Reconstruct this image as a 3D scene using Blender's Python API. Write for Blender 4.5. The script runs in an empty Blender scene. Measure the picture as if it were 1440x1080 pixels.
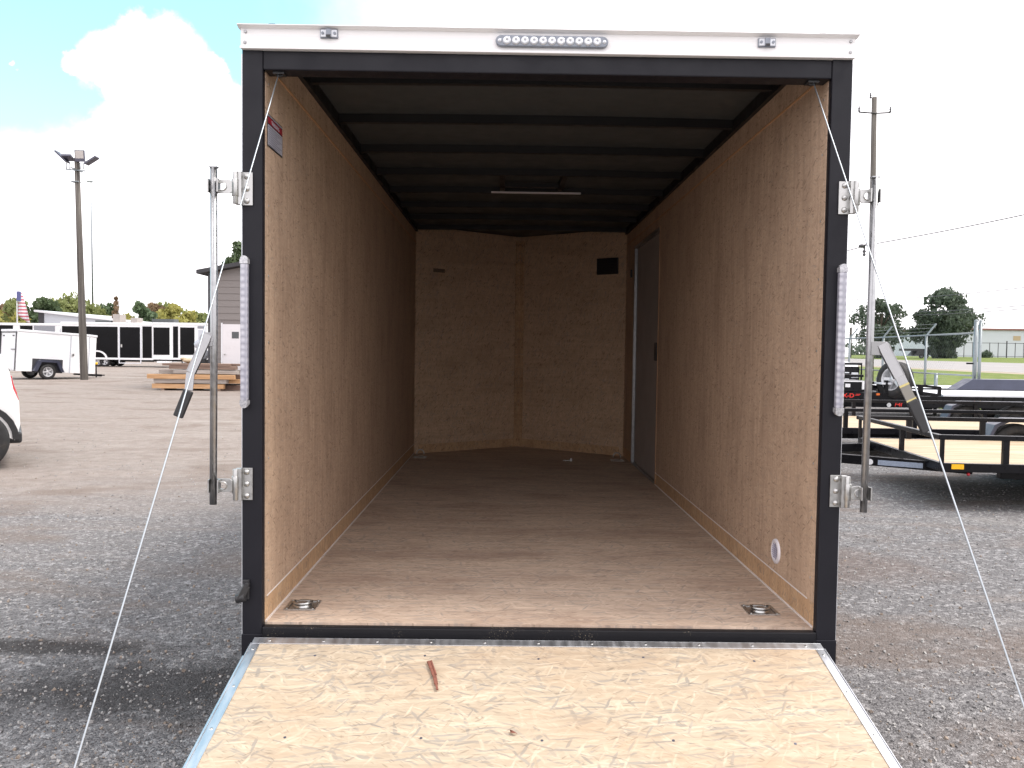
import bpy, bmesh, math, random
from mathutils import Matrix, Vector, Euler, noise
S = bpy.context.scene
R = math.radians
rnd = random.Random(7)

# ---------------------------------------------------------------- camera
CX, CZ, F = -0.138, 1.574, 1165.0
cam_d = bpy.data.cameras.new('camera'); cam = bpy.data.objects.new('camera', cam_d)
S.collection.objects.link(cam); S.camera = cam
cam_d.sensor_width = 36.0; cam_d.lens = F / 1440 * 36; cam_d.clip_start = 0.02; cam_d.clip_end = 6000
ROLL = 0.0135
_dx, _dy = 711 - 720, 491 - 540
dxu = _dx * math.cos(ROLL) + _dy * math.sin(ROLL); dyu = -_dx * math.sin(ROLL) + _dy * math.cos(ROLL)
YAW = math.atan(-dxu / F); PITCH = math.atan(-dyu / F)
Rm = Matrix.Rotation(-YAW, 4, 'Z') @ Matrix.Rotation(math.pi / 2 - PITCH, 4, 'X') @ Matrix.Rotation(ROLL, 4, 'Z')
cam.matrix_world = Matrix.Translation((CX, 0, CZ)) @ Rm

def at(px, py, Y):
    """point of the place seen at a pixel of the 1440x1080 photograph, at distance Y in front of the camera"""
    d = Rm.to_3x3() @ Vector(((px - 720) / F, -(py - 540) / F, -1))
    d = d * (Y / d.y)
    return Vector((CX + d.x, d.y, CZ + d.z))

# ---------------------------------------------------------------- world and sun
SUN_EL, SUN_AZ = 57, 95          # degrees; azimuth clockwise from +Y
w = bpy.data.worlds.new('World'); S.world = w; w.use_nodes = True
nt = w.node_tree; N = nt.nodes; L = nt.links
for n in list(N): N.remove(n)
out = N.new('ShaderNodeOutputWorld'); bg = N.new('ShaderNodeBackground'); bg.inputs[1].default_value = 0.1
sky = N.new('ShaderNodeTexSky'); sky.sky_type = 'NISHITA'; sky.sun_disc = False
sky.sun_elevation = R(SUN_EL); sky.sun_rotation = R(SUN_AZ); sky.dust_density = 2.0; sky.air_density = 1.0
def wm(op, a, b=None, c=None, clamp=False):
    n = N.new('ShaderNodeMath'); n.operation = op; n.use_clamp = clamp
    for i, q in enumerate((a, b, c)):
        if q is None: continue
        if isinstance(q, (int, float)): n.inputs[i].default_value = q
        else: L.new(q, n.inputs[i])
    return n.outputs[0]
def wramp(v, lo, hi):
    n = N.new('ShaderNodeMapRange'); n.interpolation_type = 'SMOOTHSTEP'
    n.inputs[1].default_value = lo; n.inputs[2].default_value = hi
    n.inputs[3].default_value = 0; n.inputs[4].default_value = 1
    L.new(v, n.inputs[0]); return n.outputs[0]
tc = N.new('ShaderNodeTexCoord'); sep = N.new('ShaderNodeSeparateXYZ'); L.new(tc.outputs['Generated'], sep.inputs[0])
yy = wm('MAXIMUM', sep.outputs[1], 0.05)
U = wm('DIVIDE', sep.outputs[0], yy); V = wm('DIVIDE', sep.outputs[2], yy)
nz = N.new('ShaderNodeTexNoise'); nz.inputs['Scale'].default_value = 14; nz.inputs['Detail'].default_value = 7; nz.inputs['Roughness'].default_value = .62
L.new(tc.outputs['Generated'], nz.inputs['Vector'])
nzo = wm('SUBTRACT', nz.outputs[0], 0.5)
# clear patch of sky high on the left, clouds everywhere else
edgeV = wm('ADD', V, wm('MULTIPLY', nzo, 0.10))
edgeU = wm('ADD', U, wm('MULTIPLY', nzo, 0.16))
clear = wm('MULTIPLY', wramp(edgeV, 0.20, 0.27), wm('SUBTRACT', 1.0, wramp(edgeU, -0.30, 0.10)))
clear = wm('MULTIPLY', clear, wramp(sep.outputs[1], .15, .45))
for (px, py, r) in ((190, 42, 26), (168, 70, 30), (232, 62, 36), (150, 88, 36), (185, 105, 40), (245, 100, 48), (215, 140, 48), (296, 103, 18),
                    (275, 135, 40), (225, 190, 60), (320, 165, 34), (26, 98, 9), (34, 106, 9), (2, 102, 7), (180, 200, 45), (110, 92, 16)):
    du = wm('SUBTRACT', U, (px - 711) / F); dv = wm('SUBTRACT', V, (491 + .0135 * (px - 711) - py) / F)
    rr = wm('SQRT', wm('ADD', wm('MULTIPLY', du, du), wm('MULTIPLY', dv, dv)))
    rr = wm('ADD', rr, wm('MULTIPLY', nzo, 0.075))
    clear = wm('MULTIPLY', clear, wramp(rr, r * .62 / F, r * 1.32 / F))
cl = N.new('ShaderNodeMix'); cl.data_type = 'RGBA'
L.new(clear, cl.inputs['Factor']); cl.inputs['A'].default_value = (11.0, 10.6, 10.9, 1)
boost = N.new('ShaderNodeMix'); boost.data_type = 'RGBA'; boost.blend_type = 'MULTIPLY'; boost.inputs['Factor'].default_value = 1
L.new(sky.outputs[0], boost.inputs['A']); boost.inputs['B'].default_value = (1.95, 2.6, 2.0, 1)
L.new(boost.outputs['Result'], cl.inputs['B'])
L.new(cl.outputs['Result'], bg.inputs[0]); L.new(bg.outputs[0], out.inputs[0])
sd = bpy.data.lights.new('sun', 'SUN'); sd.energy = 1.7; sd.angle = R(18); sd.color = (1, .95, .88)
so = bpy.data.objects.new('sun', sd); S.collection.objects.link(so)
sdir = Vector((math.sin(R(SUN_AZ)) * math.cos(R(SUN_EL)), math.cos(R(SUN_AZ)) * math.cos(R(SUN_EL)), math.sin(R(SUN_EL))))
so.rotation_euler = sdir.to_track_quat('Z', 'Y').to_euler(); so.location = (30, 0, 40)
S.view_settings.view_transform = 'Standard'; S.view_settings.look = 'None'; S.view_settings.gamma = 1
S.view_settings.exposure = 0.95
S.render.film_transparent = False
S.cycles.max_bounces = 10; S.cycles.diffuse_bounces = 6; S.cycles.glossy_bounces = 5

# ---------------------------------------------------------------- materials
M = {}
class NB:
    def __init__(s, name, rough=.5, metal=0.0, spec=None):
        m = bpy.data.materials.new(name); m.use_nodes = True; s.m = m; s.t = m.node_tree
        s.b = s.t.nodes['Principled BSDF']; s.b.inputs['Roughness'].default_value = rough; s.b.inputs['Metallic'].default_value = metal
        if spec is not None: s.b.inputs['Specular IOR Level'].default_value = spec
        s.tc = s.n('ShaderNodeTexCoord'); s.co = s.tc.outputs['Object']
        M[name] = m
    def n(s, t): return s.t.nodes.new(t)
    def l(s, a, b): s.t.links.new(a, b)
    def setv(s, sock, v):
        if isinstance(v, (int, float)): sock.default_value = v
        elif isinstance(v, (tuple, list)): sock.default_value = tuple(v) + ((1,) if len(v) == 3 and sock.type == 'RGBA' else ())
        else: s.l(v, sock)
    def mapping(s, scale=(1, 1, 1), rot=(0, 0, 0), loc=(0, 0, 0), src=None):
        n = s.n('ShaderNodeMapping'); s.l(src or s.co, n.inputs[0])
        n.inputs['Scale'].default_value = scale; n.inputs['Rotation'].default_value = rot; n.inputs['Location'].default_value = loc
        return n.outputs[0]
    def noise(s, scale, detail=3, rough=.55, src=None, dist=0, col=False):
        n = s.n('ShaderNodeTexNoise'); s.l(src or s.co, n.inputs['Vector'])
        n.inputs['Scale'].default_value = scale; n.inputs['Detail'].default_value = detail; n.inputs['Roughness'].default_value = rough
        n.inputs['Distortion'].default_value = dist
        return n.outputs[1 if col else 0]
    def voro(s, scale, src=None, feat='F1', out='Distance', rand=1):
        n = s.n('ShaderNodeTexVoronoi'); n.feature = feat; s.l(src or s.co, n.inputs['Vector']); n.inputs['Scale'].default_value = scale
        n.inputs['Randomness'].default_value = rand
        return n.outputs[out]
    def math(s, op, a, b=0.0, clamp=False):
        n = s.n('ShaderNodeMath'); n.operation = op; n.use_clamp = clamp; s.setv(n.inputs[0], a); s.setv(n.inputs[1], b); return n.outputs[0]
    def rng(s, v, lo, hi, a=0.0, b=1.0, smooth=True):
        n = s.n('ShaderNodeMapRange'); n.interpolation_type = 'SMOOTHSTEP' if smooth else 'LINEAR'
        s.setv(n.inputs[0], v)
        for i, q in enumerate((lo, hi, a, b)): n.inputs[i + 1].default_value = q
        return n.outputs[0]
    def ramp(s, v, stops):
        n = s.n('ShaderNodeValToRGB'); s.l(v, n.inputs[0]); e = n.color_ramp.elements
        while len(e) < len(stops): e.new(.5)
        for i, (p, c) in enumerate(stops): e[i].position = p; e[i].color = tuple(c) + (1,)
        return n.outputs[0]
    def mix(s, f, a, b, mode='MIX'):
        n = s.n('ShaderNodeMix'); n.data_type = 'RGBA'; n.blend_type = mode
        s.setv(n.inputs['Factor'], f); s.setv(n.inputs['A'], a); s.setv(n.inputs['B'], b); return n.outputs['Result']
    def sepc(s, c):
        n = s.n('ShaderNodeSeparateColor'); s.l(c, n.inputs[0]); return n.outputs
    def xyz(s, src=None):
        n = s.n('ShaderNodeSeparateXYZ'); s.l(src or s.co, n.inputs[0]); return n.outputs
    def color(s, c): s.setv(s.b.inputs['Base Color'], c); return s
    def rough(s, c): s.setv(s.b.inputs['Roughness'], c); return s
    def bump(s, h, strength=.5, dist=.01, prev=None):
        n = s.n('ShaderNodeBump'); n.inputs['Strength'].default_value = strength; n.inputs['Distance'].default_value = dist
        s.l(h, n.inputs['Height'])
        if prev: s.l(prev, n.inputs['Normal'])
        s.l(n.outputs[0], s.b.inputs['Normal']); return n.outputs[0]

def simple(name, col, rough=.5, metal=0.0, var=.12, scale=6, bump=0, bscale=200, bdist=.001, emit=None, dirt=0, spec=None):
    b = NB(name, rough, metal, spec)
    n = b.noise(scale, 4)
    c = b.mix(n, tuple(max(0, x * (1 - var)) for x in col), tuple(min(1, x * (1 + var)) for x in col))
    if dirt:
        d = b.rng(b.noise(scale * .35 + .7, 6, .7), .52, .72, 0, dirt)
        c = b.mix(d, c, (.16, .13, .10))
    b.color(c)
    b.rough(b.rng(b.noise(scale * 1.7, 4), .3, .7, max(.03, rough - .07), min(1, rough + .09)))
    if bump: b.bump(b.noise(bscale, 3), bump, bdist)
    if emit:
        b.b.inputs['Emission Color'].default_value = tuple(col) + (1,); b.b.inputs['Emission Strength'].default_value = emit
    return b.m

def osb(name, along, light, dark, accent, contrast=1.0, fl=1.0, grey=.25, rough=.75, streak=0.0, seed=0.0, plane='xy', patch=.28, pcol=None, speck=.0):
    """oriented strand board: several layers of long thin flakes in different directions"""
    b = NB(name, rough, 0, .25)
    co = b.mapping(rot={'xy': (0, 0, 0), 'yz': (0, R(90), 0), 'xz': (R(90), 0, 0)}[plane], loc=(seed, seed * .7, 0))
    sx = b.xyz(co); cm = b.n('ShaderNodeCombineXYZ'); b.l(sx[0], cm.inputs[0]); b.l(sx[1], cm.inputs[1]); cm.inputs[2].default_value = seed
    flat = cm.outputs[0]
    wob = b.noise(7, 2, src=flat, col=True)
    wadd = b.n('ShaderNodeVectorMath'); wadd.operation = 'MULTIPLY_ADD'; b.l(wob, wadd.inputs[0]); wadd.inputs[1].default_value = (.035, .035, 0); b.l(flat, wadd.inputs[2])
    flat = wadd.outputs[0]
    base = b.mix(b.noise(3, 5, .6, src=flat), light, tuple((l + d) / 2 for l, d in zip(light, dark)))
    col = base; hgt = None
    j = b.noise(55, 2, src=flat, col=True)
    jj = b.n('ShaderNodeVectorMath'); jj.operation = 'MULTIPLY_ADD'; b.l(j, jj.inputs[0]); jj.inputs[1].default_value = (.006, .006, 0); b.l(flat, jj.inputs[2])
    flat = jj.outputs[0]
    for i, (ang, th, ln, wd) in enumerate(((6, .15, 9, 75), (-38, .45, 11, 85), (52, .55, 12, 95), (-14, .45, 8, 85), (80, .75, 12, 70), (21, .5, 14, 150), (-7, .5, 9, 120), (-64, .78, 14, 110))):
        m = b.mapping(rot=(0, 0, R(ang + along)), src=flat, loc=(i * 3.7, i * 1.3, 0))
        m2 = b.mapping(scale=(ln / fl, wd / fl, 1), src=m)
        vt = b.n('ShaderNodeTexVoronoi'); vt.inputs['Scale'].default_value = 1; b.l(m2, vt.inputs['Vector'])
        cc = b.sepc(vt.outputs['Color']); vd = vt.outputs['Distance']
        grain = b.noise(1.0, 3, .65, src=b.mapping(scale=(9, 330, 1), src=m))
        tone = b.math('ADD', b.math('MULTIPLY', cc[1], .5), b.math('MULTIPLY', grain, .6))
        fc = b.ramp(tone, ((.15, dark), (.36, tuple((l * .72 + d * .28) for l, d in zip(light, dark))), (.62, light), (.95, accent)))
        gg = b.rng(cc[2], 1 - grey * .3, 1 - grey * .25, 0, .6)
        fc = b.mix(gg, fc, tuple(sum(dark) / 3 * q for q in (1.0, 1.03, 1.02)))
        mask = b.math('MULTIPLY', b.rng(cc[0], th, th + .08, 0, contrast), b.rng(vd, .30, .62, 1, 0), True)
        col = b.mix(mask, col, fc)
        hgt = b.math('MULTIPLY', mask, cc[1]) if hgt is None else b.math('ADD', hgt, b.math('MULTIPLY', mask, cc[1]))
    if streak:
        st = b.noise(1, 4, .65, src=b.mapping(scale=(3, 45, 1), rot=(0, 0, R(along)), src=flat))
        col = b.mix(b.rng(st, .35, .75, 0, streak), col, dark)
    pat = b.rng(b.noise(2.3, 6, .7, src=b.mapping(scale=(.7, 1.8, 1), rot=(0, 0, R(along)), src=flat)), .42, .72, 0, patch)
    col = b.mix(pat, col, pcol or tuple(d * .9 for d in dark))
    if speck:
        for q_, (ang, sc_) in enumerate(((5, 1), (40, 1.4), (-35, .8))):
            m = b.mapping(scale=(22 * sc_, 130 * sc_, 1), rot=(0, 0, R(0)), src=b.mapping(rot=(0, 0, R(ang + along)), src=flat, loc=(q_ * 5, 2, 0)))
            vt = b.n('ShaderNodeTexVoronoi'); vt.inputs['Scale'].default_value = 1; b.l(m, vt.inputs['Vector'])
            k_ = b.math('MULTIPLY', b.rng(b.sepc(vt.outputs['Color'])[0], .86, .88), b.rng(vt.outputs['Distance'], .2, .4, speck, 0), True)
            col = b.mix(k_, col, tuple(d * .45 for d in dark))
    b.color(col)
    b.bump(hgt, .25, .0015)
    return b.m

osb('board_ramp', 0, (.50, .415, .31), (.225, .18, .135), (.60, .515, .405), .95, 1.1, .5, streak=.4, patch=.55, pcol=(.41, .29, .19), speck=.35)
osb('board_floor', 0, (.64, .50, .39), (.30, .22, .17), (.72, .59, .47), .8, 1.1, .45, streak=.4, seed=3.1, speck=.45, patch=.6, pcol=(.30, .20, .15))
osb('board_wall', 90, (.57, .415, .30), (.30, .205, .145), (.65, .50, .37), .65, .6, .2, streak=.45, seed=5.3, plane='yz', speck=.55, patch=.35)
osb('board_nose', 80, (.64, .455, .31), (.34, .235, .155), (.72, .54, .38), .85, .8, .3, streak=.3, seed=8.2, plane='xz', speck=.6)
osb('board_kick', 0, (.60, .40, .24), (.30, .185, .11), (.68, .50, .32), .9, .7, .3, seed=9.2, plane='yz', streak=.3, speck=.5)
simple('seam_wood', (.48, .28, .15), .7, var=.15)

b = NB('black_coat', .42, 0, .25)
b.color(b.mix(b.noise(3, 4), (.007, .007, .011), (.012, .012, .017)))
b.rough(b.rng(b.noise(9, 4), .3, .7, .36, .55)); b.bump(b.noise(420, 2), .55, .0012)
b = NB('black_coat_dirty', .5, 0, .25)
c = b.mix(b.noise(3, 4), (.006, .006, .008), (.011, .011, .014))
dm = b.math('MULTIPLY', b.rng(b.noise(160, 3, .7), .60, .66), b.rng(b.noise(4, 3), .53, .62))
b.color(b.mix(dm, c, (.32, .27, .2))); b.bump(b.noise(300, 2), .4, .001)
simple('black_paint', (.006, .006, .008), .3, var=.3, scale=4, bump=.05, bscale=60, spec=.2)
simple('black_plastic', (.02, .02, .022), .45, var=.2, bump=.15, bscale=300)
simple('roof_steel', (.068, .076, .078), .5, .2, var=.12, scale=3)
simple('roof_bow_black', (.008, .008, .009), .5, var=.2)
b = NB('white_aluminium', .28, .0, .5)
st = b.noise(1, 3, src=b.mapping(scale=(.6, 60, 120)))
b.color(b.mix(st, (.80, .79, .80), (.88, .87, .87))); b.rough(b.rng(st, .3, .7, .22, .38))
b = NB('aluminium', .33, 1.0)
st = b.noise(1, 4, src=b.mapping(scale=(40, 3, 40)))
b.color(b.mix(st, (.62, .64, .68), (.80, .82, .86))); b.rough(b.rng(st, .3, .7, .36, .48))
def galv(name, lo, hi, r0, r1, sc):
    b = NB(name, .35, 1.0)
    vc = b.sepc(b.voro(sc, out='Color'))[0]
    n = b.noise(30, 4, .6)
    b.color(b.mix(b.math('ADD', b.math('MULTIPLY', vc, .5), b.math('MULTIPLY', n, .5)), lo, hi)); b.rough(b.rng(vc, 0, 1, r0, r1)); b.bump(n, .06, .0005)
galv('galvanised', (.30, .305, .31), (.44, .445, .46), .28, .45, 70)
galv('zinc', (.42, .42, .415), (.52, .52, .51), .30, .42, 60)
galv('handle_steel', (.27, .27, .275), (.40, .40, .41), .25, .4, 30)
galv('fence_steel', (.17, .19, .20), (.29, .32, .335), .4, .6, 40)
simple('cable_steel', (.36, .39, .42), .4, .9, var=.2, scale=400)
b = NB('led_lens', .12, 0, .6)
vd = b.voro(42, rand=.15)
b.color(b.mix(b.rng(vd, .1, .55), (.50, .50, .56), (.30, .30, .36))); b.bump(vd, .5, .003)
b.b.inputs['Coat Weight'].default_value = .8
b = NB('led_cap', .15, .3, .6)
b.color(b.mix(b.voro(150), (.30, .30, .33), (.6, .6, .62)))
simple('clear_plastic', (.62, .64, .68), .1, .2, var=.25, scale=60, spec=.8)
simple('clear_plastic_dark', (.19, .21, .25), .14, .2, var=.3, scale=60, spec=.8)
simple('white_plastic', (.72, .70, .74), .4, var=.05)
simple('sealant', (.75, .70, .67), .5, var=.15, scale=30)
simple('interior_white', (.34, .31, .30), .6, var=.06, scale=3)
simple('label_grey', (.40, .40, .46), .35, var=.05)
simple('label_black', (.02, .02, .025), .4, var=.1)
simple('label_red', (.32, .025, .04), .4, var=.1)
simple('decal_red', (.75, .03, .02), .4, var=.1)
simple('decal_yellow', (.85, .55, .12), .4, var=.1)
simple('decal_white', (.75, .76, .78), .4, var=.1, scale=40)
simple('decal_blue', (.28, .33, .42), .4, var=.4, scale=60)
simple('amber', (.95, .50, .01), .3, var=.1, scale=40)
simple('lens_red', (.45, .02, .03), .2, var=.2)
simple('bark_red', (.20, .075, .05), .8, var=.5, scale=60, bump=.6, bscale=120)
simple('rubber', (.018, .018, .019), .75, var=.3, scale=12, bump=.3, bscale=60, bdist=.003, dirt=.25)
simple('rim_white', (.55, .56, .58), .35, .3, var=.2, scale=10)
simple('rim_grey', (.20, .21, .22), .35, .7, var=.2, scale=10)
simple('fender_steel', (.05, .055, .085), .35, .2, var=.25, scale=5, bump=.1, bscale=20)
b = NB('deck_pine', .7, 0, .3)
g = b.noise(1, 5, .6, src=b.mapping(scale=(1.2, 22, 22)))
c = b.mix(b.rng(g, .3, .7), (.36, .265, .17), (.55, .44, .31))
pl = b.math('FRACT', b.math('DIVIDE', b.xyz()[1], .184))
b.color(b.mix(b.rng(pl, .0, .10, .9, 0), c, (.10, .07, .045)))
b = NB('deck_white', .5, .0)
b.color(b.mix(b.noise(1, 4, src=b.mapping(scale=(.6, 14, 14))), (.62, .64, .68), (.80, .82, .85)))
simple('skin_white', (.80, .81, .83), .28, var=.03, scale=2)
simple('skin_white_dull', (.70, .71, .74), .4, var=.05, scale=2)
simple('skin_black', (.004, .004, .005), .2, var=.3, scale=1, spec=.12)
simple('skin_grey', (.22, .23, .26), .3, var=.08, scale=1)
simple('car_white', (.80, .80, .80), .18, var=.02, scale=1)
M['car_white'].node_tree.nodes['Principled BSDF'].inputs['Coat Weight'].default_value = .6
simple('glass_dark', (.02, .022, .026), .05, var=.3, scale=2, spec=.8)
b = NB('weathered_pole', .9)
g = b.noise(1, 5, .65, src=b.mapping(scale=(14, 14, .5)))
b.color(b.ramp(g, ((.3, (.05, .045, .04)), (.55, (.10, .09, .08)), (.75, (.18, .165, .145))))); b.bump(g, .7, .02)
for nm, a_, c_ in (('lumber_fresh', (.38, .21, .10), (.56, .35, .19)), ('lumber_old', (.13, .085, .065), (.26, .18, .14)), ('lumber_grey', (.26, .23, .21), (.42, .38, .35))):
    b = NB(nm, .8)
    g = b.noise(1, 5, .65, src=b.mapping(scale=(1.1, 24, 24)))
    b.color(b.mix(b.rng(g, .3, .7), a_, c_)); b.bump(g, .4, .004)
b = NB('siding_taupe', .6)
b.color(b.mix(b.noise(1, 4, src=b.mapping(scale=(.8, .8, 30))), (.175, .155, .15), (.22, .20, .19))); b.bump(b.noise(1, 4, src=b.mapping(scale=(3, 3, 90))), .2, .003)
simple('trim_black', (.035, .035, .042), .5, var=.2)
simple('shingle', (.05, .05, .055), .9, var=.4, scale=30, bump=.5, bscale=40, bdist=.01)
simple('door_white', (.66, .64, .66), .4, var=.04, scale=3, dirt=.12)
simple('concrete', (.33, .30, .28), .9, var=.25, scale=8, bump=.4, bscale=40, bdist=.004)
simple('sack_tan', (.42, .33, .22), .85, var=.2, scale=12, bump=.4, bscale=50, bdist=.004)
simple('metal_wall', (.50, .53, .58), .5, .1, var=.05, scale=.6)
simple('metal_roof_red', (.22, .10, .09), .5, .1, var=.15, scale=1)
simple('lamp_glass', (.45, .42, .40), .2, var=.1)
simple('lamp_body', (.08, .08, .11), .4, .3, var=.1)
simple('ceramic', (.05, .05, .055), .3, var=.1)
simple('bark', (.10, .078, .06), .9, var=.4, scale=8, bump=.6, bscale=20, bdist=.02)
def leaf(name, c1, c2, c3):
    b = NB(name, .6, 0, .3)
    b.color(b.ramp(b.math('ADD', b.math('MULTIPLY', b.noise(.9, 3), .6), b.math('MULTIPLY', b.noise(9, 2), .4)), ((.3, c1), (.5, c2), (.72, c3))))
    b.b.inputs['Transmission Weight'].default_value = 0
    tr = b.n('ShaderNodeBsdfTranslucent'); tr.inputs[0].default_value = tuple(x * 1.1 for x in c3) + (1,)
    ms = b.n('ShaderNodeMixShader'); ms.inputs[0].default_value = .25
    o = b.t.nodes['Material Output']; b.l(b.b.outputs[0], ms.inputs[1]); b.l(tr.outputs[0], ms.inputs[2]); b.l(ms.outputs[0], o.inputs[0])
leaf('leaf_dark', (.05, .085, .045), (.08, .12, .06), (.13, .17, .08))
leaf('leaf_mid', (.12, .155, .055), (.19, .22, .08), (.28, .30, .12))
leaf('leaf_yellow', (.17, .18, .05), (.27, .26, .07), (.38, .34, .10))
leaf('leaf_rust', (.11, .075, .045), (.18, .12, .07), (.26, .19, .11))
leaf('leaf_oak', (.045, .07, .055), (.075, .105, .075), (.12, .15, .10))
# flag
b = NB('flag_cloth', .8)
b.color(b.mix(b.rng(b.math('FRACT', b.math('MULTIPLY', b.xyz()[2], 3.4)), .48, .52), (.42, .12, .15), (.60, .60, .64)))
# ground
b = NB('gravel_ground', .95, 0, .2)
xyz = b.xyz()
wobg = b.noise(30, 2, col=True)
gm = b.n('ShaderNodeVectorMath'); gm.operation = 'MULTIPLY_ADD'; b.l(wobg, gm.inputs[0]); gm.inputs[1].default_value = (.02, .02, .02); b.l(b.co, gm.inputs[2]); gv = gm.outputs[0]
fine = b.voro(105, out='Color', src=gv); fs = b.sepc(fine); fd = b.voro(105, src=gv)
mid = b.voro(36, out='Color', src=gv); ms_ = b.sepc(mid)
tone = b.math('ADD', b.math('MULTIPLY', fs[0], .55), b.math('MULTIPLY', b.noise(160, 3, .7), .45))
tone = b.math('ADD', b.math('MULTIPLY', tone, .75), b.math('MULTIPLY', b.rng(ms_[0], .55, 1, 0, 1), .3))
grey = b.ramp(tone, ((.14, (.07, .066, .068)), (.34, (.16, .155, .157)), (.60, (.25, .243, .245)), (.86, (.44, .43, .43))))
dirtc = b.ramp(b.math('ADD', b.math('MULTIPLY', b.noise(70, 5, .8), .6), b.math('MULTIPLY', b.noise(5, 6, .75), .4)), ((.30, (.15, .12, .105)), (.48, (.27, .23, .205)), (.68, (.42, .38, .35))))
fl = b.mapping(scale=(.35, 1.6, 1), rot=(0, 0, R(12)))
bigN = b.noise(.8, 6, .65, src=fl, dist=.6)
# compacted pale dirt towards the far left, loose grey gravel near by
far = b.rng(b.math('ADD', b.math('SUBTRACT', xyz[1], b.math('MULTIPLY', xyz[0], .55)), b.math('MULTIPLY', b.math('SUBTRACT', bigN, .5), 9)), 7.0, 13.5)
side = b.rng(xyz[0], 1.0, -1.5)
dirtm = b.math('MULTIPLY', far, side)
dirtm = b.math('MAXIMUM', dirtm, b.rng(bigN, .57, .72, 0, .55))
c = b.mix(dirtm, grey, dirtc)
ruts = b.noise(1.0, 5, .6, src=b.mapping(scale=(.4, .75, 1), rot=(0, 0, R(-12))), dist=.8)
c = b.mix(b.rng(ruts, .50, .66, 0, .6), c, b.mix(b.noise(110, 3, .7), (.11, .085, .07), (.26, .20, .165)))
c = b.mix(b.rng(b.noise(.45, 4, .6, src=b.mapping(scale=(.5, 1.5, 1), loc=(4, 9, 0))), .55, .75, 0, .45), c, (.42, .385, .35))
# wet stain at the near left and reddish patch at the near right
def blob(cx, cy, sx, sy, lo, hi, amt):
    vx = b.math('DIVIDE', b.math('SUBTRACT', xyz[0], cx), sx); vy = b.math('DIVIDE', b.math('SUBTRACT', xyz[1], cy), sy)
    d = b.math('SQRT', b.math('ADD', b.math('MULTIPLY', vx, vx), b.math('MULTIPLY', vy, vy)))
    d = b.math('ADD', d, b.math('MULTIPLY', b.math('SUBTRACT', b.noise(3.2, 5, .65), .5), 1.3))
    return b.rng(d, lo, hi, amt, 0)
c = b.mix(blob(-1.75, 3.75, .85, .42, .4, 1.15, .75), c, (.035, .031, .031))
c = b.mix(blob(-2.55, 4.25, .8, .13, .4, 1.15, .8), c, (.038, .033, .032))
c = b.mix(blob(2.25, 6.1, 1.0, .6, .4, 1.2, .45), c, (.16, .115, .095))
b.color(c)
h1 = b.math('ADD', b.math('MULTIPLY', b.math('SUBTRACT', 1, fd), 1.0), b.math('MULTIPLY', b.noise(120, 3, .7), .6))
b1 = b.bump(h1, 1.0, .009); b.bump(b.noise(2.2, 5, .6), .5, .06, prev=b1)
simple('stone_grey', (.20, .195, .195), .9, var=.6, scale=9)
b = NB('grass_ground', .95, 0, .15)
b.color(b.ramp(b.noise(2.5, 6, .75, src=b.mapping(scale=(1, .3, 1))), ((.3, (.075, .11, .025)), (.5, (.13, .175, .045)), (.7, (.24, .24, .09)))))
b.bump(b.noise(30, 4), .6, .05)
simple('road_asphalt', (.27, .255, .25), .9, var=.12, scale=.5)
simple('road_paint', (.6, .6, .55), .8, var=.1)
simple('shoulder_dirt', (.30, .25, .19), .95, var=.2, scale=.6)
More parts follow.
